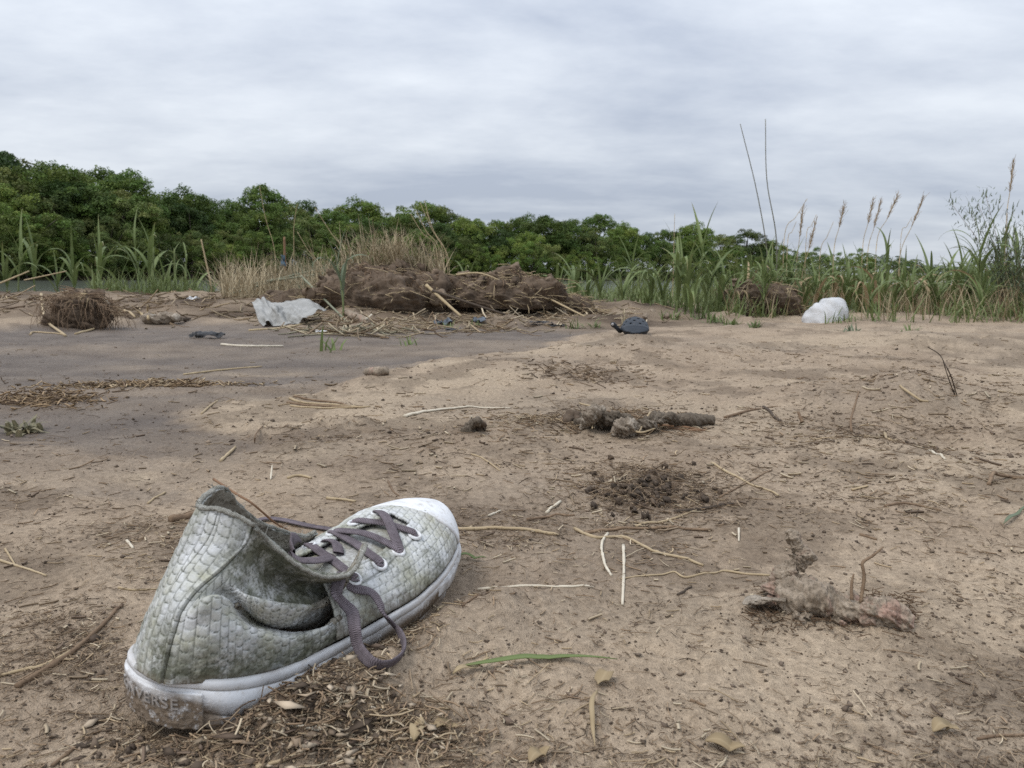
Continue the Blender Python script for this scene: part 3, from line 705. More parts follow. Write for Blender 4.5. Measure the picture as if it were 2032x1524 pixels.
def crown_mesh(seed, shape):
    r = np.random.default_rng(seed); cl = []
    hx, hz0, hz1, ncl = shape            # half width, bottom, top (unit height), clumps
    while len(cl) < ncl:
        p = r.uniform(-1, 1, 3); d = np.linalg.norm(p)
        if d > 1 or d < .35: continue
        z = hz0 + (hz1-hz0)*(p[2]*.5+.5)
        env = 1 - .25*max(p[2], 0)
        cl.append((p[0]*hx*env, p[1]*hx*env, z, r.uniform(.035, .095)))
    Vs, Cs = [], []
    for x, y, z, s in cl:
        n = int(340*(s/.09)**1.5)
        d = r.normal(0, 1, (n, 3)); d /= np.linalg.norm(d, axis=1, keepdims=True); d[:, 2] = np.where(d[:, 2] < -.55, -d[:, 2]*.6, d[:, 2])
        rad = s*r.uniform(.55, 1.08, n)**.6
        p = np.array([x, y, z]) + d*rad[:, None]*np.array([1.05, 1.05, 1.0])*(1 + .25*np.sin(d[:, :1]*5 + x*40)*np.cos(d[:, 1:2]*6 + y*30))
        nn = d + r.normal(0, .7, (n, 3)); nn[:, 2] += .3; nn /= np.linalg.norm(nn, axis=1, keepdims=True)
        a = np.cross(nn, r.normal(0, 1, (n, 3))); a /= np.linalg.norm(a, axis=1, keepdims=True); b = np.cross(nn, a)
        L = r.uniform(.005, .014, n)[:, None]; Wd = L*r.uniform(.45, .8, n)[:, None]
        q = np.stack([p - a*L, p + b*Wd, p + a*L, p - b*Wd], 1); Vs.append(q.reshape(-1, 3))
        t = r.uniform(.75, 1.3)*r.uniform(.75, 1.25, n); col = np.stack([t*r.uniform(.9, 1.2), t, t*.95], 1); Cs.append(np.repeat(col, 4, 0))
    V = np.concatenate(Vs); F = np.arange(len(V)).reshape(-1, 4)
    me = make_mesh('crown', V, F, False); add_col(me, 'tint', np.concatenate(Cs)); me.materials.append({13: MAT_TREE3, 15: MAT_TREE2, 16: MAT_TREE3, 24: MAT_TREE2}.get(seed, MAT_TREE))
    # trunk and limbs
    bg_ = Bag(); lean = r.normal(0, .04, 2)
    top = np.array([lean[0], lean[1], hz0 + .35*(hz1-hz0)])
    bg_.tube(catmull(np.array([[0, 0, -.03], [lean[0]*.3, lean[1]*.5, top[2]*.5], top]), 7), np.linspace(.024, .012, 7), 7)
    for x, y, z, s in cl[::max(1, ncl//9)]:
        st = top*r.uniform(.55, 1.0); e = np.array([x, y, z]); mid = (st+e)/2 + r.normal(0, .02, 3) - np.array([0, 0, .02])
        bg_.tube(catmull(np.array([st, mid, e]), 6), np.linspace(.009, .003, 6), 5)
    tm = bg_.mesh('trunk'); tm.materials.append(MAT_BARK)
    return me, tm
PROTO = [crown_mesh(11, (.36, .25, .96, 105)), crown_mesh(12, (.46, .20, .95, 126)), crown_mesh(13, (.30, .30, .98, 84)), crown_mesh(14, (.42, .18, .94, 111)), crown_mesh(15, (.40, .28, .97, 72)), crown_mesh(16, (.34, .22, 1.0, 90))]
SHRUB = [crown_mesh(21, (.58, .08, .90, 108)), crown_mesh(22, (.70, .06, .85, 120)), crown_mesh(23, (.50, .10, .95, 90)), crown_mesh(24, (.62, .05, .93, 99))]
def horizon(px): return 545 + (px - PCX)*math.tan(ROLL)
def shore_depth(px):
    """distance to the far waterline along the bearing of a photo column"""
    k = (px - PCX)/FPX
    d = np.linspace(30, 1400, 6000); f = far_side(k*d, d); i = np.argmax(f > 0); return d[i]
def plant_tree(px, top, back, protos, label, cat, name, group, wide=1.0, seed=0, water=-.62):
    r = random.Random(seed*131 + int(px)); D = shore_depth(px) + back
    x = (px - PCX)/FPX*D; z0 = H1(x, D)
    h = (horizon(px) - top)*D/FPX + EYE - z0
    me, tm = protos[r.randrange(len(protos))]
    o = empty(name, (x, D, z0 - .1), r.uniform(0, 6.28), label=label, category=cat, group=group)
    o.scale = (h*wide*r.uniform(.9, 1.15), h*wide*r.uniform(.9, 1.15), h)
    c = obj('crown', me, None, o); t = obj('trunk', tm, None, o)
    return o
SKYLINE = [(-30, 312), (20, 306), (62, 320), (112, 322), (160, 334), (215, 333), (262, 345), (292, 392), (335, 386), (378, 378), (420, 394), (470, 402), (520, 374), (566, 396), (612, 404), (662, 420), (715, 398), (762, 422), (796, 424), (838, 400), (884, 414), (932, 430), (982, 436), (1040, 429),
           (1088, 424), (1134, 434), (1190, 428), (1232, 446), (1272, 464), (1312, 455), (1370, 444), (1422, 464), (1470, 454), (1512, 474), (1562, 488), (1612, 490), (1652, 500), (1700, 492), (1745, 500), (1795, 511), (1850, 522), (1895, 527), (1935, 530), (1990, 526), (2050, 528)]
SPECIAL = {20: 'tall rounded tree at the left edge of the far bank', 215: 'big broad crown standing highest above the left-hand cane stems', 520: 'dark tree with a pointed tuft rising above its neighbours left of the dry grass',
           715: 'round-topped dark tree on the far bank behind the pale dry stalks', 838: 'tall ragged tree directly behind the slanting dry grass', 1190: 'wide domed tree behind the gap between the mounds and the green canes', 1370: 'twiggy tree behind the largest green cane clump',
           1470: 'dark domed tree left of the two tall bare stalks', 292: 'lower tree filling the notch in the left skyline'}
ORD = ['first', 'second', 'third', 'fourth', 'fifth', 'sixth', 'seventh', 'eighth', 'ninth', 'tenth', 'eleventh', 'twelfth', 'thirteenth', 'fourteenth', 'fifteenth', 'sixteenth', 'seventeenth', 'eighteenth', 'nineteenth', 'twentieth']
ORD = ORD + ['twenty-' + o for o in ORD[:9]] + ['thirtieth'] + ['thirty-' + o for o in ORD[:9]] + ['fortieth'] + ['forty-' + o for o in ORD[:9]] + ['fiftieth']
nfar = 0; nback = 0
for i, (px, top) in enumerate(SKYLINE):
    if px < 1540:
        lab = SPECIAL.get(px, ORD[nback] + ' tree from the left in the back row on the far river bank'); nback += 1
        plant_tree(px, top, 9 + 5*(i % 3), PROTO, lab, 'tree', 'tree', 'trees along the far river bank', 1.22, i)
    else:
        plant_tree(px, top, 12, SHRUB, ORD[nfar] + ' of the low distant trees seen between the right-hand reeds, counted from the left', 'tree', 'tree', 'distant trees at the right', 1.1 + .9*(px > 1700), i); nfar += 1
k = 0
for row, (back, dt, step) in enumerate([(6.0, 38, 66), (3.0, 72, 60), (1.2, 105, 54)]):
    px = -40 + 21*row; cnt = 0
    while px < 1600:
        top = np.interp(px, [p for p, t in SKYLINE], [t for p, t in SKYLINE]); hz = horizon(px)
        f = (hz - top)/200.0; tp = top + dt*f*random.uniform(.75, 1.25) + 6
        if hz - tp > 12:
            plant_tree(px, min(tp, hz-14), back, SHRUB if row else PROTO, ORD[cnt] + [' tree from the left in the middle row on the far river bank', ' leafy shrub from the left in front of the far bank trees', ' light green bush from the left at the far waterline'][row], ['tree', 'shrub', 'bush'][row], ['tree', 'shrub', 'bush'][row],
                       ['trees in the middle row of the far bank', 'shrubs in front of the far trees', 'bushes at the far waterline'][row], [1.2, 1.1, 1.05][row], 300+k); cnt += 1
        px += step*random.uniform(.75, 1.2); k += 1

# ------------------------------------------------------------------ near vegetation
def plant_material(name, dark, light, tr=.25, rough=.55, brown=(.22, .17, .09), tipw=.25, dry=False):
    m = M(name, rough, .3)
    c = m.mix(m.rnd(), dark, light)
    c = m.mix(m.ramp(m.noise(6, 4, .6), [(.3, 0.0), (.7, .7)]), c, m.mix(.5, light, (.30, .22, .13) if dry else (.17, .20, .13)))
    uv = m.n('SeparateColor', {0: m.attr('tint')})            # r along the leaf, g across
    c = m.mix(m.math('MULTIPLY', m.ramp(uv.outputs[0], [(1-tipw, 0.0), (1.0, 1.0)]), m.ramp(m.rnd(), [(.2, .1), (.9, .9)])), c, brown)
    mid = m.math('SUBTRACT', 1.0, m.math('MULTIPLY', m.math('ABSOLUTE', m.math('SUBTRACT', uv.outputs[1], .5)), 9.0))
    c = m.mix(m.math('MULTIPLY', m.math('MAXIMUM', mid, 0.0), .35), c, (.45, .36, .22) if dry else (.22, .27, .13))
    m.base(c); m.sheen_translucent(c, tr); return m.m
MAT_CANE = plant_material('cane_leaf', (.085, .122, .030), (.185, .240, .072))
MAT_CANE2 = plant_material('cane_leaf_grey', (.095, .125, .075), (.17, .205, .13))
MAT_DRY = plant_material('dry_leaf', (.26, .19, .105), (.42, .33, .20), .15, .8, dry=True)
def solid(name, a, b, sc=20, rough=.85, bump=0.0):
    m = M(name, rough, .2); c = m.mix(m.ramp(m.noise(sc, 5, .65), [(.3, 0.0), (.7, 1.0)]), a, b); c = m.mix(m.rnd(), c, m.mix(.5, c, a)); m.base(c)
    if bump: m.bump(m.noise(sc*6, 4, .7), bump, .002)
    return m.m
MAT_STEM = solid('cane_stem', (.12, .155, .06), (.21, .235, .115), 30)
MAT_STRAW = solid('straw', (.34, .26, .15), (.52, .42, .27), 60)
MAT_PALE = solid('bleached_reed', (.50, .44, .34), (.66, .60, .49), 90, .75, .3)
MAT_YELL = solid('yellow_reed', (.33, .25, .15), (.46, .37, .24), 90, .75, .3)
MAT_BROWN = solid('brown_twig', (.15, .10, .065), (.28, .20, .13), 110, .9, .5)
MAT_DARKW = solid('dark_twig', (.055, .042, .032), (.125, .095, .07), 110, .9, .5)
MAT_RED = solid('reddish_stem', (.17, .10, .06), (.27, .165, .10), 90, .85, .4)
MAT_ROOT = solid('root_fibre', (.085, .052, .031), (.20, .135, .082), 40, .95, .3)
MAT_CLOD = solid('soil_clod', (.058, .042, .030), (.178, .132, .094), 16, .97, .65)

def leaf_mesh(name, arch, width=.085, seg=12, fold=.35, twist=0.0, mat=None, droop=0.0):
    t = np.linspace(0, 1, seg+1)
    # arc in the x-z plane: starts steep, bends over
    a0 = R(78) ; ang = a0 - arch*t**1.35 - droop*np.maximum(t-.55, 0)*3
    dx = np.cos(ang)/seg; dz = np.sin(ang)/seg
    x = np.r_[0, np.cumsum(dx[:-1])]; z = np.r_[0, np.cumsum(dz[:-1])]
    w = width*.5*np.clip(np.minimum(.45 + t*3.2, 1)*(1 - t**2.2), 0.0, 1) + .001
    tw = twist*t
    rows = []
    for i in range(seg+1):
        nx, nz = -math.sin(ang[i]), math.cos(ang[i])
        for q in (-1, -.5, 0, .5, 1):
            off = w[i]*q; dep = fold*abs(off)
            rows.append((x[i] + nx*(dep*math.cos(tw[i]) - off*math.sin(tw[i])), off*math.cos(tw[i]), z[i] + nz*(dep*math.cos(tw[i]) + off*math.sin(tw[i]))))
    me = make_mesh(name, np.array(rows), grid_faces(seg+1, 5))
    add_col(me, 'tint', np.stack([np.repeat(t, 5), np.tile([0, .25, .5, .75, 1], seg+1), np.zeros((seg+1)*5)], 1))
    me.materials.append(mat or MAT_CANE); return me
LEAVES = [leaf_mesh('leaf', a, w, 12, f, tw, MAT_CANE, dr) for a, w, f, tw, dr in [(R(25), .060, .4, .1, 0), (R(60), .068, .3, -.3, .2), (R(95), .072, .3, .4, .3), (R(125), .068, .25, -.5, .5), (R(150), .064, .3, .6, .2), (R(75), .056, .4, .9, .9)]]
LEAVES2 = []
for l in LEAVES:
    c = l.copy(); c.materials.clear(); c.materials.append(MAT_CANE2); LEAVES2.append(c)
DRYLEAVES = []
for l in LEAVES[2:]:
    c = l.copy(); c.materials.clear(); c.materials.append(MAT_DRY); DRYLEAVES.append(c)
def cane(base, h, nleaf, label, seed, lean=(0, 0), leaf=.42, mats=LEAVES, upright=2, rad=.007, name='cane_plant', group='green cane plants', topless=False, dryleaf=0):
    r = random.Random(seed); base = np.array(base, float)
    o = empty(name, tuple(base), 0, label=label, category='cane', group=group)
    top = np.array([lean[0], lean[1], h])
    P = catmull(np.array([[0, 0, -.02], [lean[0]*.25 + r.uniform(-.01, .01), lean[1]*.25, h*.45], top]), 9)
    V, Q, T = tube(P, np.linspace(rad, rad*.55, 9)*(1 + .12*(np.arange(9) % 2)), 6)
    obj('stem', make_mesh('stem', V, [Q, T]), MAT_STEM, o)
    az = r.uniform(0, 6.28)
    for i in range(nleaf):
        f = (i+.6)/nleaf; f = .22 + .78*f**.8
        p = P[min(8, int(f*8))]*(1-(f*8 % 1)) + P[min(8, int(f*8)+1)]*(f*8 % 1)
        az += math.pi*(1 + r.uniform(-.28, .28))
        last = i >= nleaf - upright and not topless
        me = (mats[0] if r.random() < .7 else mats[1]) if last else (r.choice(DRYLEAVES) if i < dryleaf else mats[r.choice([1, 2, 2, 3, 3, 4, 5])])
        l = obj('leaf', me, None, o); s = leaf*r.uniform(.7, 1.15)*(1.0 if last else (.75 + .45*math.sin(math.pi*min(f, .9))))
        l.location = p; l.rotation_euler = (r.uniform(-.12, .12), r.uniform(-.1, .15) - (0 if not last else .02), az); l.scale = (s, s*r.uniform(.8, 1.25), s)
    return o
def px_cane(px, top, D, nleaf, label, seed, topx=None, **kw):
    """cane whose foot stands D metres out on the bearing px and whose tip reaches photo row 'top'"""
    b = at_depth(px, horizon(px), D); z = H1(b[0], D); b[2] = z
    tp = at_depth(topx if topx is not None else px, top, D)
    h = (tp[2] - z)
    leaf = kw.pop('leaf', min(.5, .25 + .3*h))
    tl = kw.pop('topless', False)
    stem = h if tl else max(h - leaf*.75, .25*h)
    return cane(b, stem, nleaf, label, seed, lean=((tp[0]-b[0])*stem/h, 0), leaf=leaf, topless=tl, **kw)
# left bank canes
GL = 'canes on the left bank edge'
for a in [(33, 424, 7.2, 7, 'leftmost green cane on the bank, its leaves swept to the right', 52), (66, 440, 7.4, 6, 'slim cane just right of the leftmost cane', 72), (146, 462, 7.3, 6, 'short cane with a broad leaf behind the hairy root ball', 138), (195, 440, 7.3, 8, 'cane with a spear-like top leaf right of the hairy root ball', 202),
          (272, 396, 7.5, 8, 'tallest cane on the left bank with an upright pointed leaf', 262), (293, 424, 7.3, 9, 'leafy cane right beside the tallest left-bank cane', 308), (232, 520, 7.0, 5, 'small arching cane sprout by the water gap', 240), (330, 520, 7.2, 6, 'low bushy cane between the broken cane stubs', 330), (112, 500, 7.5, 5, 'short young cane between the slim cane and the root ball', 112),
          (10, 500, 7.0, 6, 'low cane cut by the left frame edge', 4), (384, 505, 7.4, 6, 'cane with drooping leaves left of the leaning dry pole', 372), (420, 520, 7.0, 4, 'small cane right of the leaning dry pole', 424)]:
    px_cane(a[0], a[1], a[2], a[3], a[4], int(a[0])+5, topx=a[5], group=GL)
for px, top, tx, lab in [(304, 490, 305, 'broken cane stub with a ragged top on the left bank, leftmost'), (346, 493, 346, 'broken cane stub with a ragged top, middle of three'), (370, 497, 369, 'broken cane stub with side leaves, rightmost of three')]:
    px_cane(px, top, 7.2, 3, lab, int(px), topx=tx, topless=True, leaf=.22, rad=.011, group='broken cane stubs', name='cane_stub')
# cane in front of the mounds
px_cane(680, 440, 4.35, 7, 'grey-green cane standing in front of the big earth mound', 19, topx=660, mats=LEAVES2, leaf=.30, rad=.006, group='canes by the mounds')
# centre-right canes
GC = 'cane clumps right of the mounds'
for a in [(1146, 506, 6.2, 8, 'leafy cane at the right foot of the small mound', 1134), (1165, 516, 5.9, 7, 'short cane tuft beside the right mound', 1178), (1190, 512, 5.4, 7, 'cane with a bare stub top between mound and big clump', 1199), (1252, 468, 7.4, 8, 'spiky-topped cane standing alone behind the clog', 1260), (1236, 545, 5.6, 6, 'low cane sprouts behind the clog', 1230),
          (1292, 506, 5.4, 9, 'bushy cane left of the largest cane clump', 1296), (1318, 520, 5.2, 7, 'drooping cane at the left of the largest clump', 1310), (1345, 462, 5.0, 10, 'nodding cane with a hooked top in the largest clump', 1366), (1362, 480, 4.9, 9, 'front cane of the largest clump', 1352), (1385, 420, 5.2, 10, 'tallest cane of the largest clump with a long thin tip', 1404),
          (1404, 470, 5.0, 9, 'broad-leaved cane in the middle of the largest clump', 1420), (1430, 486, 5.1, 9, 'right-hand cane of the largest clump', 1455), (1376, 540, 4.8, 6, 'short dense cane at the foot of the largest clump', 1376), (1480, 560, 5.6, 5, 'low cane in front of the brown dirt heap', 1484), (1110, 540, 6.8, 5, 'small cane peeping over the right mound', 1104),
          (925, 505, 7.0, 4, 'thin cane rising behind the saddle between the mounds', 930), (985, 520, 7.2, 4, 'small thin cane behind the right mound', 990)]:
    px_cane(a[0], a[1], a[2], a[3], a[4], int(a[0])+9, topx=a[5], group=GC, leaf=.34 if a[2] < 6 else .36)
# right-hand thicket
GT = 'canes in the right-hand thicket'
TH = [(1757, 442, 5.6, 8, 'cane with a folded broad top leaf standing out of the right thicket', 1766), (1850, 474, 5.4, 6, 'cane with three paddle-like top leaves against the sky', 1851), (1949, 410, 5.0, 9, 'tall dark cane with a nodding tuft near the right edge', 1946), (1913, 476, 5.6, 7, 'slender cane left of the tall dark one', 1914), (1540, 470, 6.2, 7, 'cane at the foot of the two tall bare stalks', 1545), (1690, 500, 6.0, 8, 'cane behind the white sack', 1690),
      (1985, 470, 5.4, 8, 'cane beside the feathery shrub', 1990), (2020, 430, 5.2, 8, 'cane cut by the right frame edge', 2024)]
for a in TH: px_cane(a[0], a[1], a[2], a[3], a[4], int(a[0]), topx=a[5], group=GT, leaf=.34, dryleaf=1)
rt = random.Random(5)
for i in range(12):
    px_cane(1888 + 15*i, rt.uniform(440, 520), rt.uniform(5.0, 6.2), rt.randint(9, 13), ORD[i] + ' tall leafy cane from the left at the right end of the thicket', 900+i, topx=1888 + 15*i + rt.uniform(-16, 16), group=GT, leaf=rt.uniform(.24, .34), dryleaf=rt.choice([0, 1]))
for i in range(50):
    px = 1462 + 11.6*i + rt.uniform(-8, 8); D = rt.uniform(4.8, 6.6)
    if 1596 < px < 1700 and D < 5.3: D = 5.6
    px_cane(px, rt.uniform(478, 562), D, rt.randint(9, 13), ORD[i] + ' low leafy cane from the left in the dense right-hand thicket', 700+i, topx=px + rt.uniform(-18, 18), group=GT, leaf=rt.uniform(.22, .34), dryleaf=rt.choice([0, 1, 1, 2, 3]))

# reed plumes and bare stalks
MAT_PLUME = solid('reed_plume', (.30, .225, .145), (.46, .37, .26), 60)
def reed(p0, tip, D, label, plume=.35, rad=.0035, bend=0.0, group='dry reed plumes', mat=None, fat=.0105):
    b = at_depth(p0[0], horizon(p0[0]), D); b[2] = H1(b[0], D); f = at_depth(p0[0], p0[1], D); t = at_depth(tip[0], tip[1], D)
    o = empty('reed', tuple(b), 0, label=label, category='reed', group=group)
    m_ = (f + t)/2 + np.array([bend, 0, 0])
    P = catmull(np.array([b - [0, 0, .02], f, m_, t]), 22) - b
    n = int(22*(1-plume)) + 1
    V, Q, T = tube(P[:n+1] if plume else P, np.linspace(rad, rad*.55, n+1 if plume else 22), 5); obj('stalk', make_mesh('stalk', V, [Q, T]), mat or MAT_STRAW, o)
    if plume:
        Pp = catmull(P[n-1:], 14); bg_ = Bag(); r = np.random.default_rng(int(tip[0]))
        bg_.tube(Pp, np.interp(np.linspace(0, 1, 14), [0, .3, .8, 1], [.003, fat*.42, fat*.26, .001]), 6, wob=.15)
        for j in range(70):
            q = Pp[r.integers(0, 13)] ; d = (Pp[-1]-Pp[0])/np.linalg.norm(Pp[-1]-Pp[0]) + r.normal(0, .28, 3); L = r.uniform(.02, .05)
            bg_.tube(np.array([q, q + d*L*.5 + r.normal(0, .003, 3), q + d*L]), .0012, 3, cap=False)
        obj('plume', bg_.mesh('plume'), MAT_PLUME, o)
    return o
for f, tip, D, lab in [((1580, 530), (1594, 408), 5.8, 'leftmost dry reed plume right of the two bare stalks'), ((1592, 545), (1619, 440), 5.5, 'thick brown reed plume leaning right, second from the left'), ((1655, 496), (1676, 405), 6.0, 'upright pale reed plume above the white sack'), ((1712, 490), (1733, 396), 6.2, 'bushy dry reed plume right of the white sack'),
                       ((1722, 500), (1747, 402), 6.4, 'thin reed plume beside the bushy one'), ((1786, 507), (1833, 390), 6.0, 'long brown reed plume leaning right against the sky'), ((1997, 440), (2011, 320), 5.4, 'tallest reed plume at the right edge'), ((1740, 480), (1781, 388), 6.4, 'slender reed tilted to the right between two plumes')]:
    reed(f, tip, D, lab)
for f, tip, D, bend, lab in [((1523, 510), (1469, 246), 6.0, .02, 'tall bare curving stalk against the sky, the left one of two'), ((1541, 478), (1519, 236), 6.0, -.03, 'tall bare curving stalk against the sky, the right one of two')]:
    reed(f, tip, D, lab, plume=0, rad=.0052, bend=bend, group='tall bare stalks', mat=solid('bare_stalk', (.12, .12, .09), (.22, .21, .16), 40))
for f, tip, D, lab in [((1557, 466), (1602, 394), 5.9, 'thin dry stem slanting right beside the bare stalks'), ((1563, 480), (1580, 440), 5.9, 'short thin stem in front of the slanting one'), ((1628, 500), (1654, 440), 6.0, 'thin grey stem slanting up left of the upright pale plume'), ((1816, 530), (1862, 560), 5.4, 'dead stem bent down across the thicket gap'), ((1336, 540), (1339, 424), 5.6, 'hair-thin stem above the largest cane clump'),
                       ((1600, 470), (1620, 426), 6.1, 'thin stem behind the thick brown plume'), ((1788, 470), (1810, 430), 6.6, 'faint thin stem left of the long brown plume')]:
    reed(f, tip, D, lab, plume=0, rad=.0028, group='thin dry stems')
reed((418, 563), (399, 475), 7.0, 'leaning dry pole on the left bank', plume=0, rad=.011, group='dry poles', mat=MAT_STRAW)

# grass and low growth (countless blades)
MAT_GRASS = plant_material('grass_blade', (.085, .118, .030), (.180, .225, .068))
MAT_DGRASS = plant_material('dry_grass_blade', (.28, .225, .14), (.47, .40, .27), .12, .85, dry=True)
def blades(name, pts, L, width, mat, label, seed, lean=(0, 0), spread=.45, curl=.8, kind='stuff', cat='grass', parent=None):
    r = np.random.default_rng(seed); n = len(pts); seg = 3
    az = r.uniform(0, 2*math.pi, n); tilt = np.abs(r.normal(0, spread, n)); L = L*r.uniform(.5, 1.15, n)
    d = np.stack([np.cos(az)*np.sin(tilt) + lean[0], np.sin(az)*np.sin(tilt) + lean[1], np.cos(tilt)], 1); d /= np.linalg.norm(d, axis=1, keepdims=True)
    hor = np.stack([d[:, 0], d[:, 1], np.zeros(n)], 1); hor /= np.linalg.norm(hor, axis=1, keepdims=True)+1e-6
    side = np.stack([-hor[:, 1], hor[:, 0], np.zeros(n)], 1)
    cu = curl*r.uniform(.2, 1.2, n)
    rows = []; C = []
    for j in range(seg+1):
        t = j/seg
        c_ = pts + d*(L*t)[:, None] + hor*(L*cu*.35*t*t)[:, None] - np.array([0, 0, 1])*(L*cu*.35*t*t*t)[:, None]
        w = width*(1 - t**1.6)*.5 + .0003
        rows.append(np.stack([c_ - side*w, c_ + side*w], 1)); C.append(np.tile([[t, .2, 0], [t, .8, 0]], (n, 1, 1)))
    V = np.stack(rows, 1).reshape(n, -1, 3); C = np.stack(C, 1).reshape(n, -1, 3)
    base = np.array([[2*j, 2*j+1, 2*j+3, 2*j+2] for j in range(seg)])
    F = (np.arange(n)[:, None, None]*(2*(seg+1)) + base[None]).reshape(-1, 4)
    me = make_mesh(name, V.reshape(-1, 3), F); add_col(me, 'tint', C.reshape(-1, 3))
    o = obj(name, me, mat, parent)
    if kind: o['kind'] = kind
    if parent is None: o['label'] = label; o['category'] = cat
    return o
def ground_pts(poly_px, n, seed, clump=0):
    """n ground points inside an outline of ground points; optionally clumped"""
    poly = np.array(G2(poly_px)); r = np.random.default_rng(seed); lo, hi = poly.min(0), poly.max(0); out = []
    while sum(map(len, out)) < n:
        p = r.uniform(lo, hi, (n*3, 2)); p = p[poly_sd(poly, p[:, 0], p[:, 1]) > 0]
        if clump: p = p[fbm(p[:, 0], p[:, 1], clump, 2, seed) > r.uniform(-.5, .6, len(p))]
        out.append(p)
    p = np.concatenate(out)[:n]; return np.concatenate([p, Hq(p[:, 0], p[:, 1])[:, None]], 1)
blades('undergrowth', ground_pts([(1440, 634), (1600, 638), (1620, 618), (1690, 618), (1705, 641), (2080, 643), (2200, 600), (1700, 590), (1440, 598)], 9000, 1, 2.5), .22, .0075, MAT_GRASS, 'dense green undergrowth of the right-hand thicket', 2, spread=.75, curl=1.2)
blades('undergrowth', ground_pts([(1500, 606), (2060, 612), (2200, 596), (1500, 590)], 3000, 8, 2), .42, .012, MAT_GRASS, 'taller tangled grass at the back of the right-hand thicket', 9, spread=.5)
blades('dry_undergrowth', ground_pts([(1440, 634), (1705, 640), (2080, 642), (2100, 600), (1440, 598)], 2200, 3, 2.5), .30, .005, MAT_DGRASS, 'dead straw blades among the right-hand thicket', 4)
blades('bank_grass', ground_pts([(180, 600), (470, 597), (640, 592), (640, 585), (200, 588)], 2200, 5, 1.5), .26, .009, MAT_GRASS, 'green grass along the left bank edge', 6)
blades('back_bank_grass', ground_pts([(1050, 600), (1520, 606), (1520, 591), (1050, 588)], 2200, 17, 1.5), .36, .010, MAT_GRASS, 'taller grass on the bank edge behind the cane clumps', 18, spread=.45)
blades('mound_grass', ground_pts([(1110, 612), (1480, 632), (1480, 606), (1110, 598)], 1800, 7, 3), .17, .009, MAT_GRASS, 'short grass at the foot of the cane clumps', 8)

# ------------------------------------------------------------------ earth mounds with hanging roots
def lumpy(P, rad, k=26, amp=.12, freq=40, seed=0, rings=0.0, flat=1.0):
    """woody, knotted tube with real relief"""
    n = len(P); T, S, N = frames(P); a = np.arange(k)*2*math.pi/k
    L = np.r_[0, np.cumsum(np.linalg.norm(np.diff(P, axis=0), axis=1))]
    A, LL = np.meshgrid(a, L); RR = np.repeat(np.asarray(rad)[:, None], k, 1); rm_ = float(np.mean(rad))
    B0 = P[:, None] + (S[:, None]*np.cos(A)[..., None] + N[:, None]*np.sin(A)[..., None])*RR[..., None]; g_ = .55/rm_
    f = 1 + amp*(1.1*fbm(B0[..., 0] + .8*B0[..., 2], B0[..., 1] + .6*B0[..., 2], g_, 5, seed, .62) - .35*np.abs(fbm(B0[..., 0] - .7*B0[..., 2], B0[..., 1] - .9*B0[..., 2], g_*2.2, 3, seed+3)))
    f = f + amp*.11*fbm(B0[..., 0] + .9*B0[..., 2], B0[..., 1] - .8*B0[..., 2], g_*9, 3, seed+8, .7)
    if rings: f = f + .05*np.sin(LL*2*math.pi/rings) - .05*(np.abs(np.sin(LL*math.pi/rings)) < .18)
    V = P[:, None] + (S[:, None]*np.cos(A)[..., None] + N[:, None]*np.sin(A)[..., None]*flat)*(RR*f)[..., None]
    V = np.concatenate([V.reshape(-1, 3), P[:1], P[-1:]]); c0 = n*k; i = np.arange(k); j = (i+1) % k
    return V, grid_faces(n, k, True)[:, ::-1], np.concatenate([np.stack([np.full(k, c0), i, j], 1), np.stack([np.full(k, c0+1), (n-1)*k+j, (n-1)*k+i], 1)])
MAT_CLOD2 = solid('dry_clod', (.14, .104, .073), (.28, .215, .157), 14, .97, .35)
def clod_surface(nu, nv, rx, ry, h, over, namp, seed, front=-math.pi/2, sharp=2.4):
    th = np.linspace(0, 2*math.pi, nu, endpoint=False); v = np.linspace(0, 1, nv)
    TH, Vv = np.meshgrid(th, v)
    Rr = np.clip(np.cos(Vv*math.pi/2), 0, 1)**.72*(.84 + over*np.sin(math.pi*np.clip(Vv*1.25, 0, 1))*np.clip(.5 + .8*np.cos(TH - front), .15, 1.2))
    Rr *= 1 + .16*fbm(np.cos(TH)*1.3 + seed, np.sin(TH)*1.3 + Vv, 1.5, 3, seed)
    X = rx*Rr*np.cos(TH); Y = ry*Rr*np.sin(TH); Z = h*np.sin(Vv*math.pi/2)**.9*(1 + .05*fbm(np.cos(TH)*Rr, np.sin(TH)*Rr, 2.2, 3, seed+5))
    n = fbm(X*1.0 + Z*.7, Y + Z*1.1, 6, 5, seed+9, .52)*namp*1.2 + np.abs(fbm(X + Z*2, Y - Z*2, 18, 3, seed+2, .5))*namp*.45 - namp*1.3*sstep(.35, .75, fbm(X*.8 + Z, Y*.8 - Z*.5, 9, 2, seed+21))
    rad = np.stack([np.cos(TH)*(1-Vv*.7), np.sin(TH)*(1-Vv*.7), .3+Vv*.7], -1)
    P = np.stack([X, Y, Z], -1) + rad*n[..., None]
    V = P.reshape(-1, 3); F = grid_faces(nv, nu, True)
    return V, F, P
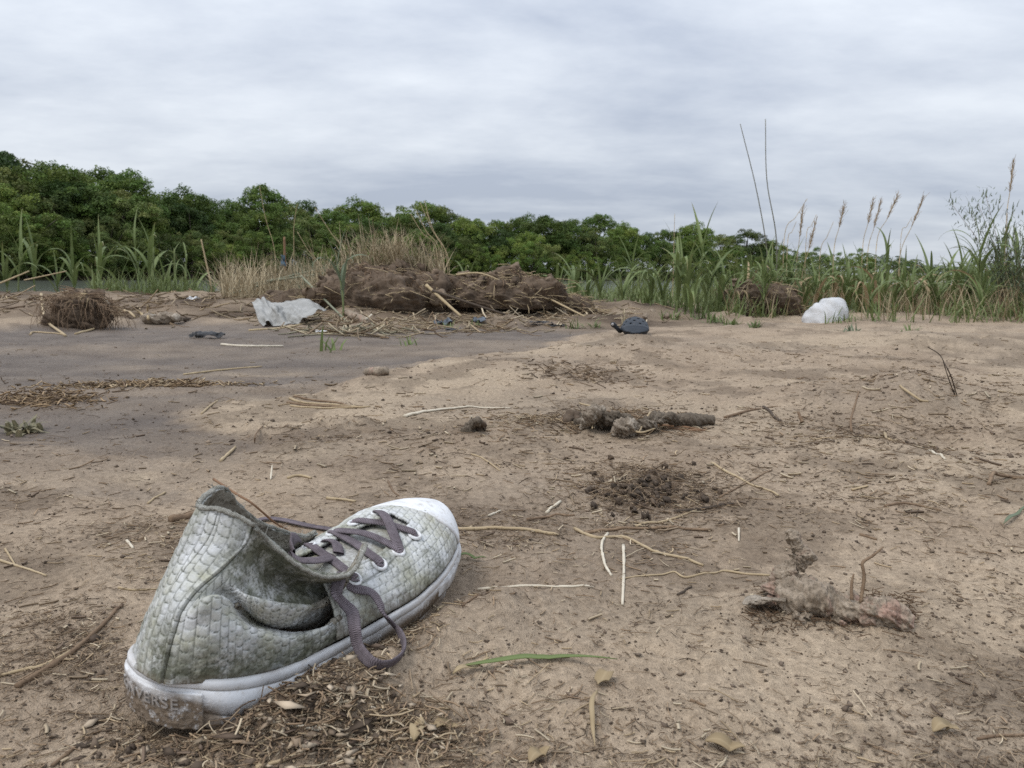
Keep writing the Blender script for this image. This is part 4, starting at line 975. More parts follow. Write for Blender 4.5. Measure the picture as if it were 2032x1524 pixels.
def root_strands(P, n, seed, L=(.08, .22), rad=.0022, vr=(.35, .8), fr=(0, 1), out=.03):
    r = np.random.default_rng(seed); bg_ = Bag(); nv, nu = P.shape[:2]
    for _ in range(n):
        i = int(r.uniform(*vr)*(nv-1)); j = int(r.uniform(*fr)*nu) % nu
        p = P[i, j]; o_ = np.array([p[0], p[1], 0]); o_ /= np.linalg.norm(o_)+1e-6; l = r.uniform(*L)
        s = r.normal(0, .28, 3)*l
        bg_.tube(catmull(np.array([p - o_*.01, p + o_*out*r.uniform(.4, 1) + s*.2, p + o_*out*r.uniform(.3, 1.2) - [0, 0, l*.55] + s*.6, p + o_*out*r.uniform(-.2, 1.0) - [0, 0, l] + s]), 7), np.linspace(rad*r.uniform(.5, 1.3), rad*.3, 7), 4, cap=False)
    return bg_
def mound(cx, cy, rx, ry, h, over, seed, label, nroot=240, nstraw=40, name='earth_mound'):
    z = H1(cx, cy)
    o = empty(name, (cx, cy, z - .03), 0, label=label, category='mound', group='earth mounds by the bank')
    V, F, P = clod_surface(170, 86, rx, ry, h + .03, over, .045*min(1, h/.25), seed, sharp=1.55)
    obj('soil', make_mesh('soil', V, F), MAT_CLOD, o)
    r0 = .62; bg_ = root_strands(P, nroot, seed+1, L=(.04, .5*h), fr=(r0-.08, r0+.40), rad=.0015, out=.014)
    if nroot: obj('root', bg_.mesh('root'), MAT_ROOT, o, kind='stuff')
    rq = np.random.default_rng(seed+50); bt = root_strands(P, nroot//9, seed+51, L=(.06, .75*h), fr=(r0-.08, r0+.42), rad=.0042, out=.03, vr=(.4, .95)); obj('thick_root', bt.mesh('thick_root'), MAT_BROWN, o, kind='stuff')
    for q in range(int(26*rx/.4)):
        i = int(rq.uniform(.0, .97)*85); j = int(rq.uniform(.45, 1.05)*170) % 170; p = P[i, j]; r0_ = rq.uniform(.015, .05)*min(1, h/.2); d_ = rq.normal(0, 1, 3); d_ /= np.linalg.norm(d_)
        Vc, Qc, Tc = lumpy(catmull(np.array([p - d_*r0_, p - d_*r0_*.4 + rq.normal(0, .1, 3)*r0_, p + d_*r0_*.5, p + d_*r0_*1.1]), 18), np.interp(np.linspace(0, 1, 18), [0, .3, .7, 1], [.002, r0_*.9, r0_*.75, .002]), 16, .75, 0, seed+q)
        obj('clod', make_mesh('clod', Vc, [Qc, Tc]), MAT_CLOD if q % 3 else MAT_CLOD2, o)
    if nstraw:
        r = np.random.default_rng(seed+3); b2 = Bag()
        for _ in range(nstraw):
            i = int(r.uniform(.05, .95)*85); j = int(r.uniform(.48, 1.02)*170) % 170; p = P[i, j]; a = r.uniform(0, 6.28); L = r.uniform(.04, .14); d = np.array([math.cos(a), math.sin(a)*.5, r.uniform(-.6, .2)])*L
            o_ = np.array([p[0], p[1], .1]); o_ /= np.linalg.norm(o_)
            b2.tube(np.array([p + o_*.008, p + o_*.018 + d*.5, p + o_*.008 + d]), r.uniform(.001, .0021), 4)
        obj('straw', b2.mesh('straw'), MAT_STRAW, o, kind='stuff')
    return o, P
m1, P1 = mound(-.74, 4.80, .46, .36, .222, .24, 31, 'big rounded earth mound hung with roots, dry stalks on its crown', 520, 130)
m2, P2 = mound(-.05, 4.95, .40, .32, .19, .22, 47, 'smaller earth mound with a split top and straw, right of the big one', 360, 260)
m3, P3 = mound(-.38, 5.02, .34, .26, .19, .12, 53, 'low saddle of earth between the two mounds', 200, 110)
m4, P4 = mound(-1.30, 5.30, .40, .30, .13, .10, 59, 'low bank of earth left of the big mound behind the white rag', 90, 60)
m5, P5 = mound(1.62, 5.35, .27, .25, .19, .2, 67, 'brown dirt heap left of the white sack, half hidden by canes', 110, 60)
m6, P6 = mound(.30, 5.05, .22, .2, .10, .1, 71, 'small heap of straw and earth at the right end of the mounds', 90, 160)
# hairy root ball on the left bank
p = gt(138, 655); rb = empty('root_ball', (p[0], p[1] + .16, p[2] - .02), 0, label='hairy brown root ball drooping over the mud at the left', category='root ball')
V, F, PR = clod_surface(150, 80, .135, .11, .225, .28, .045, 83, sharp=1.5)
obj('soil', make_mesh('soil', V, F), MAT_CLOD, rb)
obj('root', root_strands(PR, 300, 84, L=(.05, .22), fr=(.42, 1.08), rad=.0017, vr=(.3, .97), out=.085).mesh('root'), MAT_BROWN, rb, kind='stuff')
obj('straw', root_strands(PR, 60, 85, L=(.03, .12), fr=(0, 1), rad=.0018, vr=(.5, .98), out=.06).mesh('straw'), MAT_STRAW, rb, kind='stuff')

# dry grass tufts
def tuft_pts(px0, px1, D0, D1, n, seed, z=None, surf=None):
    r = np.random.default_rng(seed); px = r.uniform(px0, px1, n); D = r.uniform(D0, D1, n); X = (px - PCX)/FPX*D
    if surf is None: Z = Hq(X, D)
    else:
        Z = np.zeros(n)
        for (P, o) in surf:
            Q = P.reshape(-1, 3) + np.array(o.location)
            for i in range(n):
                d2 = (Q[:, 0]-X[i])**2 + (Q[:, 1]-D[i])**2; k_ = np.argmin(d2)
                if d2[k_] < .002: Z[i] = max(Z[i], Q[(d2 < d2[k_] + .0008)][:, 2].max() - .02)
    return np.stack([X, D, Z], 1)
SURF = [(P1, m1), (P3, m3), (P4, m4)]
blades('dry_grass', tuft_pts(775, 885, 4.8, 5.1, 330, 1, surf=SURF), .30, .0055, MAT_DGRASS, 'golden dry grass tuft slanting over the right shoulder of the big mound', 11, lean=(-.25, 0), spread=.4, curl=.6)
blades('dry_grass', tuft_pts(600, 800, 4.8, 5.2, 620, 2, surf=SURF), .32, .005, MAT_DGRASS, 'pale dry grass standing on the crown of the big mound', 12, lean=(-.1, 0), spread=.6, curl=.8)
blades('dry_grass', tuft_pts(440, 650, 5.4, 6.6, 900, 3), .38, .006, MAT_DGRASS, 'thin dry grass on the bank left of the big mound', 13, spread=.5, curl=.7)
blades('dry_grass', tuft_pts(600, 720, 5.2, 5.8, 220, 4), .42, .006, MAT_CANE2, 'grey-green grass behind the white rag', 14, spread=.35, curl=.7)
r_ = random.Random(3)
for i, (a, b, D) in enumerate([((886, 508), (834, 402), 5.0), ((880, 505), (842, 398), 5.05), ((872, 500), (826, 418), 5.0), ((890, 515), (846, 420), 4.95), ((866, 498), (815, 425), 5.1), ((700, 520), (625, 412), 5.4), ((640, 535), (590, 460), 5.6), ((545, 500), (515, 370), 6.2), ((583, 480), (590, 405), 6.2)]):
    reed(a, b, D, ORD[i] + ' long dry stem slanting up-left from the dry grass, counted from the golden tuft', plume=0, rad=.0028, bend=-.01, group='long slanting dry stems')

# ------------------------------------------------------------------ sticks, reeds and roots lying on the sand
def stick(name, pts, rpx, mat, label, cat, lift=None, k=7, taper=(1.0, .7), wob=.05, n=None, knots=0, group=None, flat=1.0, raise_=None):
    P = []
    for i, q in enumerate(pts):
        up = q[2] if len(q) > 2 else 0.0
        g = gt(q[0], q[1], up); P.append(g)
    P = np.array(P); d = np.linalg.norm(P[0] - [0, 0, EYE]); rad = .72*rpx*d/FPX
    n = n or max(8, 5*len(pts)); C = catmull(P, n)
    hz = Hq(C[:, 0], C[:, 1]); C[:, 2] = np.maximum(C[:, 2], hz) + rad*.55
    seed = int(pts[0][0]*7 + pts[0][1]); r = np.random.default_rng(seed)
    rr = rad*np.linspace(*taper, n)*(1 + .08*r.normal(0, 1, n))
    if knots:
        for kk in r.uniform(.1, .9, knots): rr = rr*(1 + .45*np.exp(-((np.linspace(0, 1, n)-kk)/.02)**2))
    base = C[n//2].copy(); base[2] = H1(base[0], base[1])
    V, Q, T = tube(C - base, rr, k, ry=rr*flat, wob=wob, seed=seed)
    o = obj(name, make_mesh(name, V, [Q, T]), mat, None, label=label, category=cat)
    o.location = base
    if group: o['group'] = group
    return o
STK = [
 ('reed', [(803, 828), (848, 818), (900, 812), (955, 811), (1012, 812)], 5.5, MAT_PALE, 'bleached split reed lying flat in front of the small root stub', 'reed', dict(flat=.6, taper=(1.3, .4))),
 ('straw', [(1237, 1083), (1238, 1130), (1235, 1202)], 4.6, MAT_PALE, 'bleached straight straw pointing at the camera, crossed by a wavy root', 'straw', dict(flat=.7)),
 ('straw', [(1206, 1060), (1194, 1082), (1199, 1118), (1213, 1144)], 4.2, MAT_PALE, 'bleached curved straw left of the straight one', 'straw', dict(knots=1)),
 ('straw', [(948, 1171), (1050, 1164), (1110, 1166), (1178, 1168)], 3.6, MAT_PALE, 'thin bleached straw lying across, right of the shoe', 'straw', dict(knots=2)),
 ('root', [(1140, 1050), (1178, 1068), (1240, 1068), (1298, 1096), (1350, 1108), (1396, 1124)], 4.5, MAT_YELL, 'long tan root curving down to the right past the bleached straws', 'root', dict(wob=.08)),
 ('root', [(1232, 1150), (1310, 1142), (1338, 1136), (1362, 1147), (1420, 1138), (1440, 1134), (1480, 1140), (1527, 1143)], 3.6, MAT_YELL, 'wavy tan root reaching the lumpy rhizome', 'root', dict(taper=(.6, 1.0))),
 ('reed', [(906, 1053), (960, 1051), (1010, 1051), (1060, 1056), (1108, 1064)], 6.0, MAT_YELL, 'yellow reed lying behind the shoe toe', 'reed', dict(knots=2)),
 ('reed', [(1158, 1060), (1225, 1052), (1300, 1050), (1412, 1053)], 4.8, MAT_BROWN, 'brown reed lying behind the tan root', 'reed', dict(knots=2)),
 ('twig', [(1262, 1046), (1330, 1033), (1386, 1012)], 4.0, MAT_YELL, 'pale twig in front of the dark crumbly clod', 'twig', {}),
 ('twig', [(1338, 1018), (1390, 1012), (1456, 1002)], 5.5, MAT_DARKW, 'dark twig crossing the pale twig by the crumbly clod', 'twig', {}),
 ('straw', [(1084, 1019), (1112, 996)], 4.2, MAT_PALE, 'short bleached straw left of the crumbly clod', 'straw', dict(taper=(1, .95))),
 ('straw', [(969, 1026), (993, 1015)], 4.0, MAT_PALE, 'tiny bleached straw above the yellow reed', 'straw', {}),
 ('twig', [(1046, 1032), (1090, 1027), (1140, 1024)], 4.0, MAT_BROWN, 'short knotty twig below the short bleached straw', 'twig', dict(knots=2)),
 ('stick', [(34, 1366), (80, 1338), (128, 1308), (156, 1286), (205, 1242), (243, 1203)], 8.0, MAT_BROWN, 'forked brown stick at the lower left', 'stick', dict(wob=.09, knots=1, taper=(1.0, .6))),
 ('stick', [(-10, 1346), (40, 1333), (90, 1322), (140, 1296)], 5.5, MAT_YELL, 'straw-coloured side branch of the forked stick', 'stick', dict(taper=(.6, 1))),
 ('twig', [(424, 952, .045), (470, 982, .04), (500, 1000, .035), (545, 1038, .01), (570, 1052)], 3.2, MAT_RED, 'thin reddish twig slanting behind the shoe collar', 'twig', {}),
 ('stick', [(338, 1036), (368, 1030), (405, 1022)], 11, MAT_BROWN, 'thick dark stick end left of the shoe collar', 'stick', dict(wob=.08)),
 ('straw', [(438, 916), (467, 889)], 4.5, MAT_YELL, 'bright yellow straw above the shoe collar', 'straw', {}),
 ('straw', [(537, 953), (540, 925, .01)], 3.0, MAT_PALE, 'small upright straw behind the shoe', 'straw', {}),
 ('straw', [(0, 1113), (40, 1126), (92, 1144)], 3.2, MAT_YELL, 'thin bent straw at the left edge', 'straw', {}),
 ('straw', [(10, 1090), (30, 1122)], 2.8, MAT_YELL, 'straw crossing the bent straw at the left edge', 'straw', {}),
 ('straw', [(294, 1000), (328, 978)], 3.5, MAT_YELL, 'short straw on the sand left of the shoe collar', 'straw', {}),
 ('straw', [(252, 1075), (264, 1090)], 4.2, MAT_PALE, 'stubby straw lying left of the shoe', 'straw', {}),
 ('straw', [(235, 1168), (268, 1172), (312, 1170)], 3.0, MAT_YELL, 'thin straw lying flat left of the shoe heel', 'straw', {}),
 ('stick', [(104, 1522), (140, 1492), (152, 1484)], 5.0, MAT_BROWN, 'short brown stick at the bottom left corner', 'stick', {}),
 ('stick', [(152, 1484), (180, 1480), (206, 1466)], 7.0, MAT_DARKW, 'knobbly dark stick end at the bottom left', 'stick', dict(wob=.2)),
 ('root', [(508, 1526), (552, 1514), (590, 1498), (622, 1470)], 6.0, MAT_YELL, 'curved tan root at the bottom below the shoe', 'root', dict(taper=(1.0, .6))),
 ('peg', [(568, 1440), (606, 1446), (642, 1450)], 7.0, MAT_PALE, 'bone-like pale peg in the litter below the shoe', 'peg', dict(taper=(.6, 1.1))),
 ('root', [(510, 1480), (548, 1460), (582, 1454)], 4.0, MAT_YELL, 'thin straw above the bone-like peg', 'root', {}),
 ('stick', [(1690, 858), (1688, 838, .012), (1692, 820, .022), (1698, 800, .035), (1704, 778, .05)], 3.4, MAT_BROWN, 'thin reddish stick standing upright on the right', 'stick', {}),
 ('twig', [(1592, 840), (1584, 820, .015)], 5.0, MAT_BROWN, 'short brown stub left of the upright reddish stick', 'twig', {}),
 ('twig', [(1515, 810), (1535, 828), (1550, 838)], 4.0, MAT_DARKW, 'dark slanting twig left of the brown stub', 'twig', {}),
 ('twig', [(1438, 830), (1480, 818), (1516, 812)], 4.0, MAT_BROWN, 'brown twig running to the dark slanting twig', 'twig', {}),
 ('twig', [(1898, 784), (1888, 750, .05), (1876, 725, .09), (1864, 704, .10), (1842, 690, .10)], 1.5, MAT_DARKW, 'wiry bare twig rising on the right', 'twig', {}),
 ('twig', [(1894, 784), (1880, 745, .04), (1870, 712, .08)], 1.3, MAT_DARKW, 'second wire-thin stem beside the wiry bare twig', 'twig', {}),
 ('straw', [(1786, 768), (1815, 788), (1842, 806)], 3.4, MAT_YELL, 'straw slanting on the sand right of the upright stick', 'straw', {}),
 ('twig', [(1412, 920), (1450, 942), (1484, 960), (1545, 985)], 3.6, MAT_YELL, 'thin twig crossing another right of the crumbly clod', 'twig', {}),
 ('twig', [(1428, 988), (1470, 965), (1532, 934)], 3.0, MAT_BROWN, 'second of the two crossing twigs, rising to the right', 'twig', {}),
 ('twig', [(1755, 860), (1765, 878), (1800, 880)], 3.2, MAT_YELL, 'hooked thin twig right of the upright stick', 'twig', {}),
 ('straw', [(1840, 898), (1858, 906), (1875, 915)], 4.0, MAT_PALE, 'short pale straw on the right slope', 'straw', {}),
 ('branch', [(1962, 964), (1972, 940, .01), (1985, 945, .005), (2050, 952)], 5.0, MAT_BROWN, 'forked dry branch at the right edge', 'branch', dict(wob=.1)),
 ('twig', [(1756, 1006), (1800, 1000), (1868, 1015)], 3.5, MAT_BROWN, 'thin flat twig on the right sand', 'twig', {}),
 ('chip', [(1690, 974), (1722, 966)], 5.5, MAT_YELL, 'curled yellow bark chip on the right', 'chip', dict(flat=.5)),
 ('twig', [(1706, 1062), (1740, 1072)], 4.0, MAT_BROWN, 'small brown twig above the rhizome', 'twig', {}),
 ('straw', [(1466, 1050), (1466, 1075)], 3.0, MAT_PALE, 'tiny bleached straw left of the rhizome knob', 'straw', {}),
 ('twig', [(918, 1206), (950, 1188), (992, 1168)], 3.6, MAT_BROWN, 'short brown root meeting the thin bleached straw', 'twig', {}),
 ('twig', [(1345, 1182), (1372, 1166)], 4.0, MAT_DARKW, 'dark twig scrap left of the rhizome', 'twig', {}),
 ('reed', [(575, 792), (600, 800), (650, 804), (722, 810)], 3.6, MAT_YELL, 'top stem of a bundle of dry reeds on the sand', 'reed', {}),
 ('reed', [(570, 800), (610, 806), (660, 808), (720, 808)], 3.6, MAT_BROWN, 'middle stem of the bundle of dry reeds', 'reed', {}),
 ('reed', [(582, 788), (620, 795), (668, 800), (690, 806)], 3.2, MAT_BROWN, 'darker stem of the bundle of dry reeds', 'reed', {}),
 ('reed', [(576, 806), (600, 809), (640, 811), (735, 808)], 2.8, MAT_YELL, 'lowest stem of the bundle of dry reeds', 'reed', {}),
 ('stem', [(1286, 842), (1340, 848), (1402, 856)], 4.0, MAT_RED, 'orange stem at the foot of the woody root clump', 'stem', {}),
 ('stem', [(1300, 848), (1350, 854), (1396, 856)], 3.4, MAT_RED, 'second orange stem below the woody root clump', 'stem', {}),
 ('reed', [(440, 685), (490, 688), (562, 688)], 3.4, MAT_PALE, 'pale reed lying on the mud below the black strap', 'reed', {}),
 ('reed', [(494, 657), (540, 654), (590, 647), (660, 632)], 3.0, MAT_STRAW, 'long reed on the mud in front of the white rag', 'reed', {}),
 ('reed', [(636, 664), (690, 660), (740, 640)], 2.4, MAT_STRAW, 'thin reed right of the white paper scrap', 'reed', {}),
 ('reed', [(740, 655), (760, 646), (782, 634)], 2.6, MAT_STRAW, 'short bent reed below the big mound', 'reed', {}),
 ('stick', [(60, 665), (70, 660), (130, 665)], 2.6, MAT_YELL, 'thin stick below the hairy root ball', 'stick', {}),
 ('stick', [(82, 585, .05), (86, 620, .02), (96, 642), (130, 668)], 3.0, MAT_YELL, 'bent straw-coloured stick left of the root ball', 'stick', {}),
 ('stick', [(200, 638), (190, 652), (150, 664)], 3.0, MAT_STRAW, 'bent grey stick right of the root ball', 'stick', {}),
 ('stick', [(206, 598), (218, 612)], 4.5, MAT_PALE, 'short pale stick right of the root ball', 'stick', {}),
 ('stick', [(228, 612), (268, 631)], 3.5, MAT_YELL, 'yellow stick between the root ball and the driftwood', 'stick', {}),
 ('reed', [(365, 744), (440, 735), (520, 728)], 2.6, MAT_STRAW, 'thin pale reed at the end of the debris line', 'reed', {}),
 ('twig', [(400, 822), (415, 808), (432, 796)], 3.0, MAT_YELL, 'small twig at the edge of the dried sand tongue', 'twig', {}),
 ('twig', [(505, 880), (508, 862, .01), (522, 845)], 2.2, MAT_BROWN, 'tiny upright twig on the mud edge', 'twig', {}),
 ('twig', [(570, 950), (595, 945), (618, 950)], 4.0, MAT_YELL, 'flat straw on the sand above the shoe laces', 'twig', {}),
 ('straw', [(648, 990), (678, 993), (706, 996)], 4.2, MAT_YELL, 'yellow straw left of the toe cap', 'straw', {}),
 ('twig', [(770, 955), (780, 975), (792, 985)], 2.6, MAT_BROWN, 'thin bent twig above the toe cap', 'twig', {}),
 ('twig', [(935, 902), (965, 915), (992, 935)], 2.4, MAT_YELL, 'thin arched straw in the middle of the sand', 'twig', {}),
 ('root', [(1530, 1225), (1512, 1205), (1500, 1190)], 5.0, MAT_BROWN, 'small stick leaning on the left end of the rhizome', 'root', {}),
 ('twig', [(1370, 1390), (1400, 1402)], 4.0, MAT_BROWN, 'short brown twig on the clean sand', 'twig', {}),
 ('twig', [(1940, 1468), (1975, 1462), (2032, 1460)], 4.0, MAT_BROWN, 'thin twig at the lower right edge', 'twig', {}),
 ('straw', [(735, 1405), (765, 1415)], 6.0, MAT_PALE, 'pale wood chip below the lace loop', 'straw', dict(flat=.6)),
 ('straw', [(868, 1214), (880, 1206)], 4.0, MAT_YELL, 'small straw chip on the sand beside the lace loop', 'straw', {}),
 ('twig', [(700, 1500), (728, 1490), (745, 1478)], 6.0, MAT_DARKW, 'grey splinter in the litter at the bottom', 'twig', dict(flat=.6)),
]
for nm, pts, rp, mt_, lab, cat, kw in STK: stick(nm, pts, rp, mt_, lab, cat, **kw)
def pole(a, b, Da, Db, rad, mat, label, sag=0.0, name='pole'):
    A, B_ = at_depth(a[0], a[1], Da), at_depth(b[0], b[1], Db)
    P = catmull(np.array([A, (A+B_)/2 - [0, 0, sag], B_]), 12)
    V, Q, T = tube(P - A, np.linspace(rad, rad*.7, 12), 7, wob=.05)
    o = obj(name, make_mesh(name, V, [Q, T]), mat, None, label=label, category='stalk', group='fallen stalks by the mounds'); o.location = A; return o
MAT_GREYST = solid('grey_green_stalk', (.17, .185, .13), (.29, .29, .21), 30)
pole((858, 577), (1002, 624), 4.45, 4.30, .008, MAT_DARKW, 'dark pole sloping down to the right off the big mound')
pole((846, 566), (915, 628), 4.50, 4.30, .010, MAT_STRAW, 'pale split stalk sloping down the front of the big mound')
pole((598, 548), (690, 640), 4.9, 4.2, .007, MAT_GREYST, 'grey stalk leaning from the bank down past the white rag')
pole((430, 592), (585, 545), 6.0, 5.6, .010, MAT_GREYST, 'grey-green fallen stalk on the bank, lowest of three')
pole((440, 578), (640, 533), 6.1, 5.6, .009, MAT_GREYST, 'grey-green fallen stalk on the bank, longest of three')
pole((520, 560), (660, 540), 5.7, 5.4, .008, MAT_GREYST, 'grey-green fallen stalk on the bank, rightmost of three')
pole((566, 548), (564, 470), 5.9, 5.9, .011, MAT_RED, 'orange-brown stub standing in the dry grass')
pole((0, 562), (58, 538), 6.8, 6.9, .008, MAT_STRAW, 'straw pole slanting up at the left edge')
pole((48, 556), (132, 538), 6.7, 6.8, .006, MAT_STRAW, 'thin pole slanting above the root ball')
pole((905, 545), (1000, 560), 4.75, 4.7, .006, MAT_STRAW, 'pale stalk arching over the saddle between the mounds', -.03)
pole((1085, 590), (1160, 628), 4.8, 4.5, .006, MAT_STRAW, 'straw stalk at the right end of the mounds')

# ------------------------------------------------------------------ loose leaf blades
def lying_leaf(pts, w, mat, label, name='leaf', cat='leaf', curl=.3):
    P = np.array([gt(*q) for q in pts]); C = catmull(P, 24); C[:, 2] = np.maximum(C[:, 2], Hq(C[:, 0], C[:, 1])) + .0025 + .003*np.abs(np.sin(np.linspace(0, 5, 24)))
    T, S, N = frames(C); t = np.linspace(0, 1, 24); ww = w*np.clip(np.sin(math.pi*t**.8), 0.04, 1)
    rows = np.stack([C - S*ww[:, None] + N*(ww*curl)[:, None], C, C + S*ww[:, None] + N*(ww*curl*.4)[:, None]], 1); base = C[12].copy()
    me = make_mesh(name, rows.reshape(-1, 3) - base, grid_faces(24, 3)); add_col(me, 'tint', np.stack([np.repeat(np.abs(t-.55)*1.8, 3), np.tile([0, .5, 1], 24), np.zeros(72)], 1))
    o = obj(name, me, mat, None, label=label, category=cat); o.location = base; s = o.modifiers.new('thickness', 'SOLIDIFY'); s.thickness = .0005; return o
lying_leaf([(905, 1330), (985, 1326), (1060, 1316), (1130, 1314), (1225, 1323)], .0024, MAT_CANE, 'green blade with straw-coloured ends lying on the sand below the straws')
lying_leaf([(898, 1345), (930, 1336), (975, 1318)], .0022, MAT_DRY, 'dry blade tip crossing the left end of the green blade')
lying_leaf([(1212, 1345), (1196, 1358), (1186, 1374)], .0052, MAT_DRY, 'small folded dry leaf below the green blade')
lying_leaf([(1186, 1376), (1174, 1410), (1176, 1455), (1180, 1500)], .0014, MAT_DRY, 'thin dry stalk hanging from the folded dry leaf')
lying_leaf([(1050, 1522), (1070, 1508), (1092, 1500)], .004, MAT_DRY, 'pale leaf tip at the bottom edge')
lying_leaf([(1398, 1478), (1440, 1490), (1478, 1500)], .005, MAT_DRY, 'curled tan husk at the bottom, right of centre')
lying_leaf([(1850, 1460), (1875, 1452), (1902, 1465)], .0045, MAT_DRY, 'small torn husk at the lower right')
lying_leaf([(1990, 1045), (2012, 1030), (2040, 1012)], .002, MAT_CANE2, 'grey-green blade at the right edge of the sand')
lying_leaf([(908, 1110), (935, 1112), (965, 1118)], .002, MAT_CANE, 'thin green blade beside the toe of the shoe')
lying_leaf([(820, 1480), (830, 1455), (838, 1440)], .004, MAT_DRY, 'dry chip standing in the litter at the bottom')
lying_leaf([(860, 1455), (885, 1450), (912, 1460)], .0035, MAT_DRY, 'torn pale husk at the bottom beside the litter')
lying_leaf([(607, 1315), (630, 1300), (660, 1275)], .014, MAT_DRY, 'half-buried grey slat of bark by the sole')

# ------------------------------------------------------------------ rhizomes, driftwood, clods
def wood_mat(name, cols, bump=.8, sc=55):
    m = M(name, .9, .18); c = m.mix(m.ramp(m.noise(sc, 5, .7), [(.3, 0.0), (.7, 1.0)]), cols[0], cols[1])
    c = m.mix(m.ramp(m.noise(sc*.6, 3, .6, dist=1.0), [(.52, 0.0), (.66, .85)]), c, cols[2]); c = m.mix(m.ramp(m.noise(sc*5, 4, .8), [(.45, 0.0), (.7, .8)]), c, cols[3])
    m.base(c); m.bump(m.noise(sc*6, 5, .75), bump, .003); return m.m
MAT_RHIZ = wood_mat('rhizome_skin', [(.19, .15, .11), (.42, .345, .265), (.40, .255, .20), (.06, .05, .036)], .45, 70)
MAT_BARKY = wood_mat('weathered_wood', [(.17, .135, .10), (.36, .30, .235), (.52, .46, .38), (.07, .055, .04)])
MAT_GREYW = wood_mat('muddy_wood', [(.11, .09, .068), (.19, .155, .118), (.25, .21, .165), (.06, .048, .036)])
def wpt(px, py, up=0.0): return gt(px, py, up)
def part_tube(parent, base, pts, rad, mat, name, n=26, **kw):
    P = catmull(np.array(pts), n); rd = np.interp(np.linspace(0, 1, n), np.linspace(0, 1, len(rad)), rad)
    V, Q, T = lumpy(P - base, rd, **kw); return obj(name, make_mesh(name, V, [Q, T]), mat, parent)
# foreground rhizome
b = wpt(1650, 1215); rz = empty('rhizome', tuple(b), 0, label='lumpy rhizome with a knobbed neck and thin root spike, lying on the right-hand sand', category='rhizome')
part_tube(rz, b, [wpt(1536, 1180, .0), wpt(1585, 1184, .006), wpt(1655, 1199, .007), wpt(1730, 1214, .005), wpt(1802, 1240, .001)], [.008, .0145, .0145, .0135, .0130, .0105], MAT_RHIZ, 'body', n=200, k=80, rings=.013, amp=.34, seed=5)
nk = wpt(1578, 1176, .008)
part_tube(rz, b, [nk + [-.010, 0, -.004], nk + [-.004, .004, .012], nk + [.002, .008, .024]], [.013, .0105, .006], MAT_RHIZ, 'neck', n=70, k=50, amp=.5, seed=6)
part_tube(rz, b, [nk + [.002, .004, .016], nk + [.006, .006, .026], nk + [.004, .008, .033]], [.006, .0088, .005], MAT_RHIZ, 'knob', n=60, k=44, amp=.45, seed=7)
part_tube(rz, b, [nk + [.003, .008, .029], nk + [-.001, .009, .039], nk + [-.004, .010, .045]], [.005, .0056, .0025], MAT_RHIZ, 'knob', n=50, k=36, amp=.5, seed=8)
sp0 = wpt(1708, 1196, .016)
part_tube(rz, b, [sp0, sp0 + [.003, .004, .018], sp0 + [.002, .006, .027], sp0 + [.010, .008, .032], sp0 + [.018, .010, .038]], [.0014, .0012, .0012, .001, .0005], MAT_BROWN, 'root_spike', n=30, k=8, amp=.15, seed=9)
sp1 = wpt(1690, 1190, .018)
part_tube(rz, b, [sp1, sp1 + [.001, .004, .010], sp1 + [.003, .006, .017]], [.0013, .0011, .0006], MAT_BROWN, 'root_spike', n=14, k=7, seed=10)
sh = wpt(1482, 1192, .006)
part_tube(rz, b, [sh, wpt(1515, 1190, .009), wpt(1560, 1190, .012)], [.006, .007, .003], MAT_BARKY, 'bark_shard', n=24, amp=.35, freq=60, seed=11, flat=.35)
for i, (px, py, r0) in enumerate([(1565, 1214, .008), (1592, 1230, .008), (1520, 1206, .009), (1660, 1238, .006)]):
    c0 = wpt(px, py, -.002); part_tube(rz, b, [c0 - [r0, 0, 0], c0 - [r0*.5, 0, -.002], c0 + [0, 0, .003], c0 + [r0*.5, 0, .002], c0 + [r0, 0, 0]], [.001, r0*.8, r0, r0*.8, .001], MAT_RHIZ, 'soil_clod', n=44, k=36, amp=.6, seed=20+i, flat=.7)
bg_ = Bag(); r = np.random.default_rng(5)
for _ in range(700):
    q = wpt(r.uniform(1500, 1810), 0, 0) if False else gp(r.uniform(1490, 1820), r.normal(1225, 20)); q[2] = Hq(q[0], q[1]) + r.uniform(.0, .004); d = r.normal(0, 1, 3); d[2] = abs(d[2])*.25; L = r.uniform(.002, .006)
    bg_.tube(np.array([q, q + d*L*.5, q + d*L]) - b, .0004, 3, cap=False)
obj('root_hair', bg_.mesh('root_hair'), MAT_ROOT, rz, kind='stuff')
# woody root clump in mid field
b = wpt(1240, 858); rc = empty('root_clump', tuple(b), 0, label='woody root clump with a dark hollow under it, in the middle of the sand', category='root clump')
part_tube(rc, b, [wpt(1168, 852, .0), wpt(1180, 836, .010), wpt(1205, 828, .022), wpt(1232, 836, .016), wpt(1256, 852, .004)], [.016, .020, .016, .013, .015], MAT_GREYW, 'arched_root', n=110, k=56, amp=.45, freq=30, seed=31)
part_tube(rc, b, [wpt(1160, 846, .004), wpt(1174, 820, .028), wpt(1200, 812, .034)], [.010, .013, .006], MAT_BARKY, 'peeled_root', n=110, k=56, amp=.4, freq=30, seed=32)
part_tube(rc, b, [wpt(1225, 858, .002), wpt(1242, 846, .018), wpt(1262, 852, .008)], [.009, .015, .010], MAT_BARKY, 'split_root', n=110, k=56, amp=.42, freq=34, seed=33, rings=.006)
part_tube(rc, b, [wpt(1262, 850, .006), wpt(1288, 838, .016), wpt(1318, 830, .020), wpt(1340, 836, .012)], [.010, .014, .013, .007], MAT_GREYW, 'knot', n=110, k=56, amp=.45, freq=28, seed=34)
